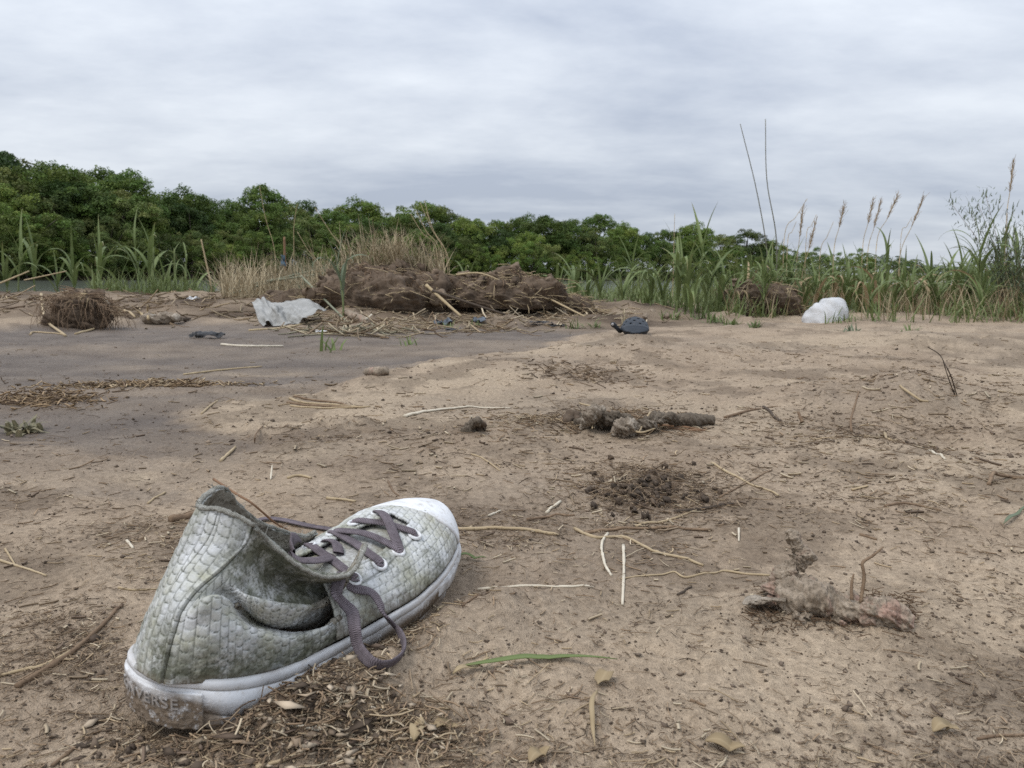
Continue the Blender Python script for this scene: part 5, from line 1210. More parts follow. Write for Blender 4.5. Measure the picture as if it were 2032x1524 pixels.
part_tube(rc, b, [wpt(1336, 838, .008), wpt(1372, 832, .012), wpt(1416, 834, .008)], [.009, .011, .010, .008], MAT_GREYW, 'log', n=60, k=30, amp=.25, freq=25, seed=35)
part_tube(rc, b, [wpt(1122, 838, .004), wpt(1134, 826, .010), wpt(1150, 836, .004)], [.006, .012, .006], MAT_CLOD, 'soil_clod', n=24, amp=.35, freq=45, seed=36)
for i, q in enumerate([[(1150, 800), (1180, 812), (1175, 850)], [(1240, 845), (1270, 858), (1300, 850)], [(1290, 818), (1276, 842), (1268, 858)], [(1215, 860), (1260, 856), (1320, 846)]]):
    part_tube(rc, b, [wpt(x, y, .012 if i < 3 else .004) for x, y in q], [.0018, .0016, .001], MAT_YELL, 'root_strand', n=16, k=6, seed=40+i)
# small root stub
b = wpt(945, 855); rs = empty('root_stub', tuple(b), 0, label='small dark root stub beside the bleached split reed', category='root stub')
part_tube(rs, b, [wpt(926, 860, 0), wpt(938, 846, .010), wpt(950, 834, .024)], [.006, .008, .0035], MAT_GREYW, 'stub', n=70, k=44, amp=.6, freq=40, seed=51)
part_tube(rs, b, [wpt(958, 858, 0), wpt(956, 846, .010), wpt(950, 838, .020)], [.005, .006, .003], MAT_CLOD, 'soil_clod', n=50, k=36, amp=.6, freq=50, seed=52)
part_tube(rs, b, [wpt(926, 854, 0), wpt(934, 838, .014), wpt(936, 826, .026)], [.002, .0018, .0012], MAT_PALE, 'root_strand', n=12, k=6, seed=53)
# driftwood on the mud
b = wpt(322, 636); dw = empty('driftwood', tuple(b), 0, label='gnarled driftwood log on the mud right of the root ball', category='driftwood')
part_tube(dw, b, [wpt(282, 628, .03), wpt(300, 634, .025), wpt(325, 632, .03), wpt(348, 630, .035), wpt(362, 636, .015)], [.012, .026, .034, .030, .010], MAT_BARKY, 'log', n=50, amp=.35, freq=14, seed=61)
part_tube(dw, b, [wpt(294, 634, .03), wpt(293, 618, .05), wpt(293, 606, .08)], [.006, .005, .004], MAT_STRAW, 'branch_stub', n=12, k=8, seed=62)
part_tube(dw, b, [wpt(290, 632, .03), wpt(280, 622, .05), wpt(272, 615, .06)], [.008, .006, .003], MAT_STRAW, 'branch_stub', n=12, k=8, seed=63)
part_tube(dw, b, [wpt(352, 634, .02), wpt(366, 634, .012), wpt(378, 632, .006)], [.014, .010, .004], MAT_DARKW, 'splinter', n=16, k=10, amp=.3, seed=64)
# foot of the grey stalk: brown rhizome below the mound
b = wpt(715, 640); rm = empty('rhizome', tuple(b), 0, label='brown rhizome lying at the foot of the big mound', category='rhizome')
part_tube(rm, b, [wpt(684, 618, .02), wpt(700, 626, .02), wpt(718, 634, .015), wpt(735, 640, .006)], [.014, .020, .022, .014], MAT_RHIZ, 'body', n=40, amp=.2, freq=25, seed=71, rings=.03)
part_tube(rm, b, [wpt(726, 634, .02), wpt(738, 624, .04)], [.006, .004], MAT_PALE, 'sprout', n=8, k=8, seed=72)
# curled husk roll on the sand
b = wpt(748, 740); o = empty('root_piece', tuple(b), 0, label='short ribbed root piece lying on the sand behind the reed bundle', category='root piece')
part_tube(o, b, [wpt(726, 738, .008), wpt(748, 737, .010), wpt(770, 738, .008)], [.009, .0125, .010], MAT_RHIZ, 'body', n=30, amp=.15, freq=40, seed=75, rings=.008)
# pale clods along the cane feet
for i, (px, py, r0) in enumerate([(1182, 618, .022), (1196, 622, .018), (1296, 622, .020), (1322, 630, .022), (1345, 628, .018), (1120, 625, .02), (1280, 632, .015)]):
    c0 = wpt(px, py, .006); V, Q, T = lumpy(catmull(np.array([c0 - [r0, 0, 0], c0 - [r0*.5, 0, -.006], c0 + [0, 0, .010], c0 + [r0*.6, 0, .004], c0 + [r0, 0, 0]]), 20) - c0, np.interp(np.linspace(0, 1, 20), [0, .3, .6, 1], [.004, r0, r0*.9, .003]), 16, .35, 30, 80+i)
    o = obj('root_knot', make_mesh('root_knot', V, [Q, T]), MAT_RHIZ, None, label=ORD[i] + ' knobbly root knot among those at the feet of the cane clumps', category='root knot', group='root knots at the cane feet'); o.location = c0
# dark crumbly clod
b = wpt(1290, 985); cl = empty('soil_clod', tuple(b), 0, label='heap of dark crumbly clods behind the tan root', category='clod')
r = np.random.default_rng(9)
for i in range(90):
    px, py = r.normal(1285, 60), r.normal(975, 22); r0 = r.uniform(.0012, .0046); c0 = wpt(px, py, .001)
    V, Q, T = lumpy(catmull(np.array([c0 - [r0, 0, 0], c0 - [r0*.5, 0, -.001], c0 + [0, 0, .002], c0 + [r0*.6, 0, .001], c0 + [r0, 0, 0]]), 14) - b, np.interp(np.linspace(0, 1, 14), [0, .3, .6, 1], [.001, r0, r0*.8, .001]), 14, .85, 120, 120+i)
    obj('crumb', make_mesh('crumb', V, [Q, T]), MAT_DARKW if i % 3 else MAT_CLOD, cl)

# ------------------------------------------------------------------ clog, sack, rag, scraps
def build_clog():
    b = wpt(1262, 670); o = empty('clog', tuple(b + np.array([0, .02, .006])), R(-8), label='dark blue foam clog with vent holes, its strap flipped out to the left', category='clog')
    m = M('clog_foam', .55, .35); c = m.mix(m.noise(60, 4), (.012, .016, .023), (.028, .036, .047)); c = m.mix(m.ramp(m.noise(35, 5, .7), [(.55, 0.0), (.75, .4)]), c, (.16, .135, .11)); m.base(c); m.bump(m.noise(300, 3), .3, .001)
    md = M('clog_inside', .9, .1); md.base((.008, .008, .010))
    nu, nv = 70, 90; u = np.linspace(-1, 1, nu); v = np.linspace(0, 1, nv); U, Vv = np.meshgrid(u, v)
    # v: 0 toe (towards camera) .. 1 throat;  u: across
    wd = .056*np.clip(np.interp(Vv, [0, .04, .12, .3, .6, 1], [.30, .62, .84, 1, .98, .90]), 0, 1)
    hh = np.interp(Vv, [0, .05, .14, .3, .6, .85, 1], [.016, .022, .030, .039, .051, .058, .057])
    a = U*math.pi*.5
    X = wd*np.sin(a)*(1.0) ; Z = .014 + (hh-.014)*np.cos(a)**.6; Y = .0 + .125*Vv - .012*(1-np.cos(a))*(1-Vv) + .010*(np.abs(U)**3)*(1-Vv)
    band = sstep(.06, .0, np.abs(Vv - .24)); Z = Z + .002*band
    V = np.stack([X, Y, Z], -1).reshape(-1, 3); F = grid_faces(nv, nu)
    hole = np.zeros(U.shape, bool)
    for vr, us in [(.42, (-.62, -.22, .22, .60)), (.62, (-.50, -.05, .40)), (.80, (-.30, .15, .55))]:
        for uu in us: hole |= (((U-uu)*.085)**2 + ((Vv-vr)*.125)**2) < .0076**2
    hm = hole.ravel(); F2 = F[~hm[F].all(1)]
    o.rotation_euler.x = .09; body = obj('upper', make_mesh('upper', V, F2), m.m, o); s = body.modifiers.new('thickness', 'SOLIDIFY'); s.thickness = .004; s.offset = -1 
    if np.array(body.data.polygons[len(F2)//2].normal)[2] < 0: body.data.flip_normals()
    V2 = V*np.array([.88, .94, .88]) + np.array([0, .006, 0]); obj('inside', make_mesh('inside', V2, F), md.m, o)
    # sole: full footprint
    t = np.linspace(0, 2*math.pi, 80, endpoint=False); ox = .056*np.sin(t)*(1 - .10*np.cos(t)); oy = .115 - .125*np.cos(t); ox = np.sign(ox)*np.abs(ox)
    rows = [np.stack([ox*f, .115 + (oy-.115)*g, np.full(80, z)], 1) for f, g, z in [(.0, .0, .018), (.9, .93, .018), (1.0, 1.0, .017), (1.03, 1.02, .011), (.98, .99, .009), (1.0, 1.0, .003), (.9, .95, -.004)]]
    obj('sole', make_mesh('sole', np.concatenate(rows), grid_faces(len(rows), 80, True)[:, ::-1]), m.m, o)
    # heel rim
    k = oy > .11
    th = np.linspace(-1.45, 1.45, 40); hx = .053*np.sin(th); hy = .115 + .122*np.cos(th)
    rr = [np.stack([hx*f, .115 + (hy-.115)*f, np.interp(np.abs(th), [0, .8, 1.45], zt)], 1) for f, zt in [(1.0, (.016, .016, .016)), (1.02, (.035, .030, .026)), (.97, (.046, .038, .030)), (.90, (.040, .034, .028)), (.88, (.018, .018, .018))]]
    obj('heel_rim', make_mesh('heel_rim', np.concatenate(rr), grid_faces(5, 40)), m.m, o)
    # strap flipped forward on the left
    P = catmull(np.array([(-.050, .07, .020), (-.060, .05, .010), (-.068, .035, .018), (-.080, .028, .032), (-.098, .025, .046)]), 26); T, S, N = frames(P, (0, 1, .2))
    w = np.interp(np.linspace(0, 1, 26), [0, .7, .9, 1], [.009, .008, .011, .004]); rows = []
    for sx, sn in [(-1, -.25), (1, -.25), (1, .25), (-1, .25)]: rows.append(P + N*0 + np.array([0, 1, 0])*0 + S*(sx*w)[:, None] + N*(sn*.008))
    obj('strap', make_mesh('strap', np.stack(rows, 1).reshape(-1, 3), grid_faces(26, 4, True)), m.m, o)
    th = np.linspace(0, 2*math.pi, 20, endpoint=False); c0 = P[-3]; mw = M('strap_rivet', .5, .4); mw.base((.38, .37, .37))
    rows = [np.stack([c0[0] + rr_*np.cos(th), np.full(20, c0[1] - yy), c0[2] + rr_*np.sin(th)], 1) for rr_, yy in [(.0055, .003), (.0052, .006), (.001, .0065)]]
    obj('rivet', make_mesh('rivet', np.concatenate(rows), grid_faces(3, 20, True)), mw.m, o)
build_clog()
def plastic(name, c0, c1, tr, rough=.45):
    m = M(name, rough, .4); c = m.mix(m.ramp(m.noise(14, 5, .65), [(.35, 0.0), (.65, 1.0)]), c0, c1); c = m.mix(m.ramp(m.noise(40, 5, .7), [(.58, 0.0), (.75, .5)]), c, (.30, .26, .21))
    m.base(c); m.bump(m.noise(50, 4, .6, dist=1.5), .5, .006); m.sheen_translucent(c, tr); return m.m
def sheet(name, net, nr, nc, mat, label, cat, amp, seed, thick=.0012):
    net = np.array(net); S = catmull(net, nr); S = catmull(S.transpose(1, 0, 2), nc).transpose(1, 0, 2)
    a = np.gradient(S, axis=0); b_ = np.gradient(S, axis=1); N = np.cross(a, b_); N /= np.linalg.norm(N, axis=2, keepdims=True)+1e-9
    q = np.abs(fbm(S[..., 0]*1.4 + S[..., 1]*.6, S[..., 2]*2 + S[..., 0]*.5, 8, 3, seed)); S = S + N*((q-.4)*amp)[..., None]
    hz = Hq(S[..., 0], S[..., 1]); S[..., 2] = np.maximum(S[..., 2], hz + .004)
    base = S[nr//2, nc//2].copy(); V = S.reshape(-1, 3)
    o = obj(name, make_mesh(name, V - base, grid_faces(nr, nc)), mat, None, label=label, category=cat); o.location = base
    s = o.modifiers.new('thickness', 'SOLIDIFY'); s.thickness = thick; return o
MAT_RAG = plastic('rag_plastic', (.36, .355, .33), (.56, .555, .53), .35); MAT_SACK = plastic('sack_plastic', (.68, .69, .70), (.80, .81, .82), .35)
Df = gt(556, 648)[1]; Dr = [Df+.42, Df+.30, Df+.14, Df]
rows = [[(499, 598), (524, 590), (545, 598), (585, 593), (615, 600), (646, 618)], [(502, 603), (528, 600), (548, 611), (584, 600), (612, 606), (645, 620)], [(506, 611), (531, 618), (545, 604), (568, 612), (596, 611), (636, 620)], [(514, 645), (528, 632), (548, 606), (566, 640), (584, 622), (630, 622)], [(518, 650), (530, 638), (556, 652), (578, 650), (602, 630), (626, 624)]]
Dr = [Df+.42, Df+.32, Df+.20, Df+.06, Df]
sheet('rag', [[at_depth(x, y, Dr[i]) for x, y in rw] for i, rw in enumerate(rows)], 60, 80, MAT_RAG, 'crumpled white plastic rag on the mud in front of the mounds', 'rag', .03, 5)
def build_sack():
    b = wpt(1650, 639); nu, nv = 90, 44; th = np.linspace(0, 2*math.pi, nu, endpoint=False); v = np.linspace(0, 1, nv); TH, Vv = np.meshgrid(th, v)
    rr = np.cos(Vv*math.pi/2)**.75; X = .125*rr*np.cos(TH) + .03*Vv; Y = .11*rr*np.sin(TH); Z = .145*np.sin(Vv*math.pi/2)**.85*(1 - .25*np.clip(-X/.125, 0, 1))
    cr = np.abs(fbm(X*1.2 + Z, Y + Z*.6, 10, 2, 3)); f = 1 + .12*(cr-.4) - .09*np.exp(-((X*.8 + Z*.9 - .085)/.016)**2)
    V = np.stack([X*f, Y*f, Z*f - .01], -1).reshape(-1, 3)
    o = obj('sack', make_mesh('sack', V, grid_faces(nv, nu, True)), MAT_SACK, None, label='puffed white plastic sack lying at the foot of the right thicket', category='sack'); o.location = b + np.array([0, .10, 0])
build_sack()
MAT_BLACKP = plastic('black_plastic', (.010, .010, .011), (.030, .029, .030), .02, .4); MAT_NAVY = plastic('blue_grey_plastic', (.05, .065, .085), (.12, .14, .165), .05, .35); MAT_WHITE = plastic('paper', (.62, .62, .61), (.75, .75, .74), .1, .7)
def scrap(px0, px1, py, hpx, mat, label, name, cat, seed, amp=.02):
    a = wpt(px0, py); c = wpt(px1, py); D = a[1]; hm = hpx*D/FPX; r = np.random.default_rng(seed)
    net = []
    for i in range(4):
        net.append([a + (c-a)*j/5 + np.array([r.normal(0, .006), i*hm*1.1 + r.normal(0, .01), (.15 + .85*math.sin(math.pi*(i+.6)/4.2))*hm*r.uniform(.35, 1.2)]) for j in range(6)])
    return sheet(name, net, 26, 40, mat, label, cat, amp, seed)
scrap(374, 442, 672, 8, MAT_BLACKP, 'crumpled black strap lying on the mud', 'strap', 'strap', 1, .03)
scrap(370, 386, 597, 8, MAT_WHITE, 'small white scrap on the bank edge', 'scrap', 'scrap', 2, .01)
scrap(624, 650, 661, 6, MAT_WHITE, 'white paper scrap on the mud below the rag', 'paper scrap', 'scrap', 3, .008).name = 'paper_scrap'
scrap(864, 894, 646, 12, MAT_NAVY, 'flattened blue-grey bottle at the foot of the mound', 'bottle', 'bottle', 4)
scrap(886, 915, 656, 5, MAT_BLACKP, 'flat dark plastic piece in front of the blue-grey bottle', 'plastic_piece', 'plastic', 5, .01)
scrap(935, 962, 640, 10, MAT_NAVY, 'crumpled dark wrapper right of the blue-grey bottle', 'wrapper', 'wrapper', 6)
scrap(1052, 1098, 642, 5, MAT_BLACKP, 'flat black sandal sole on the mud', 'sandal_sole', 'sandal', 7, .012)
scrap(1094, 1120, 648, 4, MAT_BLACKP, 'small black scrap beside the sandal sole', 'scrap', 'scrap', 8, .012)
# blue rag tied on a stub in the dry grass
A_ = at_depth(560, 520, 5.85); sheet('blue_rag', [[A_ + [dx*.009 + (.004 if k % 2 else 0), .01*k, dz] for k, dx in enumerate([-1.0, -.3, .4, 1.0])] for dz in [.05, .025, 0, -.03]], 16, 14, plastic('blue_cloth', (.05, .10, .15), (.10, .17, .23), .1, .8), 'faded blue rag hung on the orange-brown stub', 'rag', .03, 12)
# white roof and a low house on the far bank
def far_box(name, px, py, D, w, h, dep, mat, label, cat, roofmat=None, rh=.3):
    c = at_depth(px, py, D); z0 = float(Hq(c[0], D)); o = empty(name, (c[0], D, z0), 0, label=label, category=cat)
    def box(nm, x0, x1, y0, y1, za, zb, mt_):
        V = np.array([(x, y, z) for z in (za, zb) for x, y in ((x0, y0), (x1, y0), (x1, y1), (x0, y1))], float); F = np.array([[0, 1, 5, 4], [1, 2, 6, 5], [2, 3, 7, 6], [3, 0, 4, 7], [4, 5, 6, 7], [3, 2, 1, 0]])
        return obj(nm, make_mesh(nm, V, F, False), mt_, o)
    zt = c[2] - z0
    box('wall', -w/2, w/2, 0, dep, -.3, zt, mat); box('roof', -w/2-.3, w/2+.3, -.3, dep+.3, zt+.01, zt+rh, roofmat or mat)
    for k in (-.28, .22): box('window', w*k-.4, w*k+.4, -.04, .05, max(zt*.35, .4), zt*.75, MAT_BLACKP)
    return o
far_box('house', 1868, 549, 560, 15, 6, 8, solid('brick_red', (.20, .10, .075), (.28, .15, .11), .5), 'low red-brown house with a grey roof far off between the right-hand canes', 'house', solid('grey_roof', (.30, .31, .33), (.40, .41, .43), .5), 1.4)
far_box('shed', 624, 470, 121, .95, 4, 2, solid('grey_board', (.10, .095, .09), (.16, .15, .14), 2), 'small shed with a white roof showing among the far trees above the dry grass', 'shed', solid('white_roof', (.62, .64, .68), (.70, .72, .76), 2), .42)

# ------------------------------------------------------------------ small weeds
def weed(px, py, n, L, label, seed, mat=MAT_CANE, spread=.8, name='weed', width=.008, curl=1.0):
    n = max(7, int(n*.55)); L = L*1.15; b = wpt(px, py); r = np.random.default_rng(seed); pts = np.zeros((n, 3)); pts[:, :2] = r.normal(0, L*.3, (n, 2)); pts[:, 2] = Hq(pts[:, 0] + b[0], pts[:, 1] + b[1]) - b[2] - .003
    o = blades(name, pts, L, width, mat, label, seed, spread=spread*1.1, curl=curl, kind=None, cat='plant'); o.location = b; return o
weed(654, 696, 9, .11, 'small green sprout with pointed leaves on the mud', 1, width=.012); weed(812, 684, 40, .045, 'low spreading weed on the mud left of centre', 2, spread=1.1, width=.006)
weed(890, 650, 40, .05, 'tiny weed in front of the blue-grey bottle', 3, spread=1.1, width=.006); weed(945, 648, 50, .05, 'tiny weed by the crumpled dark wrapper', 4, spread=1.1, width=.006)
weed(1140, 652, 60, .06, 'low weed on the mud left of the clog', 5, spread=1.1, width=.006); weed(1180, 650, 40, .06, 'low weed just left of the clog strap', 6, spread=1.0, width=.006)
weed(1240, 642, 16, .10, 'brown upright sprig behind the clog', 7, MAT_DGRASS, .3, width=.006); weed(1420, 640, 70, .07, 'low green weed in front of the largest cane clump', 8, spread=.9)
weed(1455, 645, 60, .06, 'low weed right of the largest cane clump', 9, spread=1.0); weed(1500, 650, 50, .05, 'flat weed on the sand left of the white sack', 10, spread=1.2); weed(1690, 663, 70, .05, 'flat greyish weed on the sand below the white sack', 11, MAT_CANE2, 1.3); weed(1805, 660, 40, .05, 'small weed on the sand right of the white sack', 12, spread=1.1)
weed(38, 858, 60, .036, 'drooping dusty weed at the left edge of the mud', 13, plant_material('dusty_leaf', (.12, .115, .065), (.19, .185, .115), dry=True), .7, width=.010, curl=1.8); weed(1395, 632, 60, .10, 'grass tuft under the largest cane clump', 14); weed(1330, 634, 50, .10, 'grass tuft left under the largest cane clump', 15)
for i, (px, py) in enumerate([(1655, 642), (1668, 638), (1682, 640)]): weed(px, py, 12, .09, ORD[i] + ' grass sprig from the left in front of the white sack', 30+i, spread=.4)

# feathery shrub at the right edge
def feathery(px, D, top, label, seed):
    b = at_depth(px, horizon(px), D); b[2] = H1(b[0], D); h = at_depth(px, top, D)[2] - b[2]; r = np.random.default_rng(seed)
    o = empty('feathery_shrub', tuple(b), 0, label=label, category='shrub'); bs, bl = Bag(), []
    for i in range(10):
        t_ = np.array([r.normal(0, .16), r.normal(0, .12), h*r.uniform(.55, 1.0)]); P = catmull(np.array([[0, 0, -.02], t_*[.3, .3, .5], t_]), 10); bs.tube(P, np.linspace(.003, .001, 10), 5)
        for _ in range(130):
            q = P[r.integers(3, 10)] + r.normal(0, .03, 3); bl.append(q)
    obj('branch', bs.mesh('branch'), MAT_BROWN, o)
    blades('foliage', np.array(bl), .05, .006, MAT_CANE2, '', seed, spread=1.0, curl=.6, kind='stuff', parent=o)
feathery(1998, 5.1, 372, 'grey-green feathery shrub reaching above the canes at the right edge', 5)
feathery(2046, 4.9, 400, 'second feathery shrub cut by the right frame edge', 6)

# ------------------------------------------------------------------ litter: countless straws, fibres, crumbs and chips
def dens(px, py):
    d = np.full(px.shape, .13)
    for cx, cy, sx, sy, a in [(560, 1450, 260, 75, 1.0), (430, 1480, 200, 60, .6), (330, 1090, 200, 70, .5), (1280, 1000, 230, 75, .8), (1000, 900, 520, 90, .45), (1750, 850, 360, 90, .5), (1250, 850, 250, 45, .6), (700, 900, 300, 70, .4), (760, 1280, 130, 60, .5), (980, 1060, 200, 50, .5), (150, 1300, 200, 90, .4), (60, 1100, 120, 40, .4), (1300, 1100, 180, 60, .4), (1650, 1000, 400, 100, .35), (1500, 720, 600, 40, .3), (720, 1460, 180, 60, .5), (1650, 1225, 170, 35, .4)]:
        d = np.maximum(d, a*np.exp(-((px-cx)/sx)**2 - ((py-cy)/sy)**2))
    d = d*(1 - .75*np.exp(-((px-1480)/380)**2 - ((py-1330)/130)**2))
    return d
def scatter(n, seed, ymin=640, power=1.0, wetk=.25, nscale=9):
    r = np.random.default_rng(seed); out = []; tot = 0
    while tot < n:
        px = r.uniform(-260, 2290, n*2); py = r.uniform(ymin, 1580, n*2)
        x = (px - PCX)/FPX; ry = ray(px, py) if False else None
        c, s = math.cos(ROLL), math.sin(ROLL); cp, sp = math.cos(PITCH), math.sin(PITCH); yy = -(py - PCY)/FPX; xr = x*c - yy*s; yr = x*s + yy*c
        dz = -sp + yr*cp; t = -EYE/dz; X = xr*t; Y = (cp + yr*sp)*t
        pr = dens(px, py)**power*(.35 + 1.2*np.clip(fbm(X, Y, nscale, 3, seed) + .35, 0, 1))
        wet = ground_masks(X, Y); pr = pr*(1 - (1-wetk)*wet)
        k = r.uniform(0, 1, len(px)) < pr
        lx, ly = shoe_local(X, Y); k &= ~((lx > -.005) & (lx < .27) & (np.abs(ly) < .034))
        out.append(np.stack([X[k], Y[k]], 1)); tot += k.sum()
    p = np.concatenate(out)[:n]; return np.concatenate([p, Hq(p[:, 0], p[:, 1])[:, None]], 1)
def strands(name, pts, L, rad, cols, mat, label, cat, seed, lift=.001, bend=.25, tiltz=.12, seg=3):
    r = np.random.default_rng(seed); n = len(pts); az = r.uniform(0, 2*math.pi, n); L = L*np.exp(np.clip(r.normal(0, .5, n), -1, 1.3))*np.clip(np.hypot(pts[:, 0], pts[:, 1])/.9, .75, 1.6); rad = rad*r.uniform(.5, 1.5, n)*np.clip(np.hypot(pts[:, 0], pts[:, 1])/.9, .8, 2.2)
    d = np.stack([np.cos(az), np.sin(az), r.normal(0, tiltz, n)], 1); sd = np.stack([-np.sin(az), np.cos(az), np.zeros(n)], 1); bz = r.normal(0, bend, n); bu = np.abs(r.normal(0, bend*.35, n))
    ring = np.array([[math.cos(a), math.sin(a)] for a in (.5, 2.6, 4.7)]); rows = []
    for j in range(seg+1):
        t = j/seg - .5
        c_ = pts + d*(L*t)[:, None] + sd*(L*bz*(t*t - .12))[:, None] + np.array([0, 0, 1])*(L*bu*(.25 - t*t))[:, None]
        g = Hq(c_[:, 0], c_[:, 1]); c_[:, 2] = np.maximum(c_[:, 2], g) + lift + rad*.3
        rows.append(c_[:, None] + (sd[:, None]*ring[None, :, :1] + np.array([0, 0, 1.0])*ring[None, :, 1:])*rad[:, None, None])
    V = np.stack(rows, 1).reshape(n, -1, 3); base = []
    for j in range(seg):
        for q in range(3): base.append([j*3+q, j*3+(q+1) % 3, (j+1)*3+(q+1) % 3, (j+1)*3+q])
    F = (np.arange(n)[:, None, None]*(3*(seg+1)) + np.array(base)[None]).reshape(-1, 4)
    me = make_mesh(name, V.reshape(-1, 3), F); C = np.array(cols)[r.integers(0, len(cols), n)]*r.uniform(.75, 1.25, (n, 1)); add_col(me, 'tint', np.repeat(C, 3*(seg+1), 0))
    return obj(name, me, mat, None, label=label, category=cat, kind='stuff')
mlit = M('litter', .9, .15); mlit.base(mlit.attr('tint')); MAT_LIT = mlit.m
STRAWC = [(.40, .31, .20), (.33, .25, .16), (.46, .38, .27), (.24, .17, .11), (.28, .20, .13), (.20, .145, .095)]
FIBC = [(.13, .09, .06), (.18, .125, .08), (.09, .065, .045), (.24, .175, .115), (.33, .25, .17)]
strands('straw_litter', scatter(4200, 201, power=1.4), .009, .00055, STRAWC, MAT_LIT, 'short straw bits scattered over the sand', 'straw', 1)
strands('root_fibres', scatter(17000, 202, power=1.3), .0065, .00028, FIBC, MAT_LIT, 'fine root fibres matted over the sand', 'fibres', 2, bend=.7, tiltz=.3, seg=2)
strands('wood_litter', scatter(700, 203, ymin=660, power=1.6), .009, .0010, [(.25, .19, .13), (.36, .29, .20), (.15, .11, .08), (.42, .35, .25)], MAT_LIT, 'small wood splinters scattered over the sand', 'splinters', 3, bend=.15)
def heapstrands(name, cx, cy, sx, sy, n, L, rad, cols, label, seed, cat='litter', bend=.4):
    r = np.random.default_rng(seed); px, py = r.normal(cx, sx, n), r.normal(cy, sy, n); P = np.array([gp(a, b) for a, b in zip(px, np.maximum(py, 600))]); P[:, 2] = Hq(P[:, 0], P[:, 1]) + np.abs(r.normal(0, .003, n))
    lx, ly = shoe_local(P[:, 0], P[:, 1]); P = P[~((lx > 0) & (lx < .27) & (np.abs(ly) < .038))]
    return strands(name, P, L, rad, cols, MAT_LIT, label, cat, seed, bend=bend, tiltz=.3)
heapstrands('chaff', 560, 1450, 130, 40, 480, .009, .0006, STRAWC[2:] + FIBC + FIBC[:3], 'thick mat of chaff and fibres below the shoe', 1)
heapstrands('chaff', 820, 1470, 90, 30, 300, .009, .0006, STRAWC, 'loose chaff at the bottom, right of the shoe', 2)
heapstrands('debris_line', 290, 752, 100, 4, 600, .010, .0007, [(.24, .17, .10), (.32, .23, .14), (.17, .12, .08), (.40, .31, .20)], 'line of brown flood debris across the mud at the left', 3)
heapstrands('debris_line', 80, 780, 60, 8, 500, .010, .0007, [(.24, .17, .10), (.32, .23, .14), (.17, .12, .08)], 'left end of the flood debris line', 4)
heapstrands('straw_patch', 1170, 850, 110, 12, 500, .012, .0005, STRAWC + FIBC, 'straw and fibres around the woody root clump', 5)
heapstrands('straw_patch', 1290, 985, 90, 28, 600, .009, .0004, FIBC, 'fibres on the dark crumbly clods', 6)
heapstrands('reed_debris', 1100, 632, 110, 6, 260, .05, .0016, [(.42, .34, .23), (.34, .26, .17), (.50, .42, .30), (.2, .15, .1)], 'broken reed pieces strewn below the mounds', 7, bend=.15)
heapstrands('reed_debris', 690, 650, 60, 6, 140, .05, .0016, [(.38, .32, .22), (.30, .28, .20), (.2, .15, .1)], 'broken stalks heaped below the grey stalk', 8, bend=.2)
heapstrands('sand_tuft', 1150, 755, 60, 8, 220, .012, .0005, FIBC, 'dark root tuft on the sand right of centre', 9)
def crumbs(name, pts, size, cols, label, seed, shape=(1, 1, .7), cat='crumbs'):
    r = np.random.default_rng(seed); n = len(pts); o8 = np.array([(1, 0, 0), (-1, 0, 0), (0, 1, 0), (0, -1, 0), (0, 0, 1), (0, 0, -1)], float); f8 = np.array([(0, 2, 4), (2, 1, 4), (1, 3, 4), (3, 0, 4), (2, 0, 5), (1, 2, 5), (3, 1, 5), (0, 3, 5)])
    s = size*np.exp(np.clip(r.normal(0, .5, n), -1, 1.1))*np.clip(np.hypot(pts[:, 0], pts[:, 1])/.8, .8, 1.8); a = r.uniform(0, 6.28, n); V = o8[None]*r.uniform(.55, 1.3, (n, 6, 1))*s[:, None, None]*np.array(shape)
    V = V + r.normal(0, .2, V.shape)*s[:, None, None]; ca, sa = np.cos(a)[:, None], np.sin(a)[:, None]; V = np.stack([V[..., 0]*ca - V[..., 1]*sa, V[..., 0]*sa + V[..., 1]*ca, V[..., 2]], -1) + pts[:, None]; V[..., 2] += (s*.25)[:, None]
    F = (np.arange(n)[:, None, None]*6 + f8[None]).reshape(-1, 3); me = make_mesh(name, V.reshape(-1, 3), F); C = np.array(cols)[r.integers(0, len(cols), n)]*r.uniform(.7, 1.3, (n, 1)); add_col(me, 'tint', np.repeat(C, 6, 0))
    return obj(name, me, MAT_LIT, None, label=label, category=cat, kind='stuff')
SOILC = [(.13, .098, .072), (.10, .075, .055), (.17, .13, .098), (.22, .17, .125), (.075, .056, .042)]
pc = scatter(9000, 211, power=1.0, wetk=.6, nscale=6)
crumbs('soil_crumbs', pc, .0008, SOILC, 'small dark soil crumbs scattered over the sand', 1)
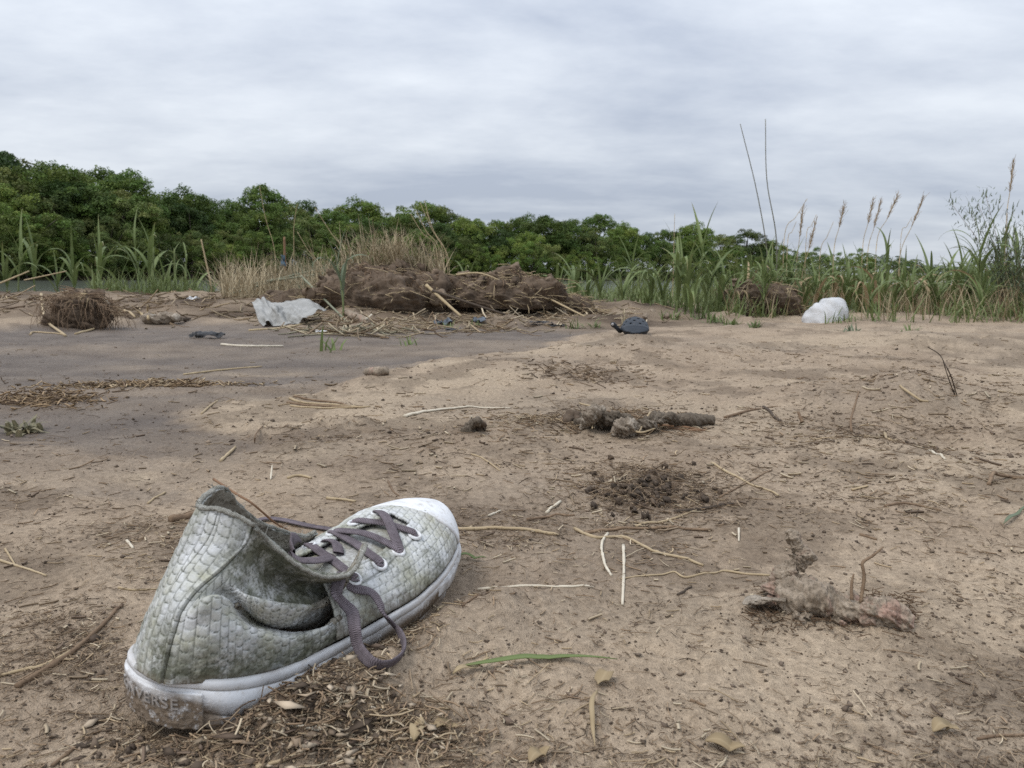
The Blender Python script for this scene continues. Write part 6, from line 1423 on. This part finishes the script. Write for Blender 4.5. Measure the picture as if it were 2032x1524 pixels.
r = np.random.default_rng(77); px = r.uniform(900, 2100, 900); py = r.uniform(1180, 1560, 900); P = np.array([gp(a, b) for a, b in zip(px, py)]); P[:, 2] = Hq(P[:, 0], P[:, 1])
crumbs('sand_specks', P, .0010, SOILC[:3], 'dark specks on the clean sand in the foreground', 2)
crumbs('mud_clods', scatter(1300, 213, ymin=642, power=.1, wetk=1.6, nscale=3), .0012, SOILC, 'small clods lying on the mud and sand', 3)
heapstrands('bank_debris', 230, 616, 200, 9, 500, .05, .0016, [(.30, .23, .15), (.22, .16, .10), (.40, .32, .21), (.14, .10, .07)], 'dry stems and fibres strewn over the left bank', 21, bend=.25)
heapstrands('bank_debris', 560, 612, 90, 12, 260, .05, .0016, [(.30, .24, .16), (.22, .18, .12), (.36, .31, .21)], 'dry stems strewn round the white rag', 22, bend=.25)
heapstrands('mound_debris', 820, 640, 120, 8, 320, .05, .0015, [(.34, .27, .18), (.24, .17, .11), (.44, .36, .25)], 'broken straw at the foot of the big mound', 23, bend=.2)
r = np.random.default_rng(91); n = 520; P = np.array([gp(a, b) for a, b in zip(r.normal(560, 150, n), r.normal(1455, 42, n))]); P[:, 2] = Hq(P[:, 0], P[:, 1]) + np.abs(r.normal(0, .0025, n)); lx, ly = shoe_local(P[:, 0], P[:, 1]); P = P[~((lx > -.01) & (lx < .27) & (np.abs(ly) < .044))]
crumbs('bark_chips', P, .0019, [(.20, .15, .105), (.30, .235, .165), (.13, .095, .07), (.42, .34, .25), (.10, .075, .055)], 'flat bark chips and husks in the litter below the shoe', 5, (2.4, 1.0, .28), 'chips')
n = 420; P = np.array([gp(a, b) for a, b in zip(r.normal(480, 200, n), r.normal(1400, 70, n))]); P[:, 2] = Hq(P[:, 0], P[:, 1]); lx, ly = shoe_local(P[:, 0], P[:, 1]); P = P[~((lx > -.012) & (lx < .27) & (np.abs(ly) < .044))]
crumbs('heel_soil', P, .0019, SOILC[:2] + SOILC[4:], 'dark crumbly soil round the heel of the shoe', 6)
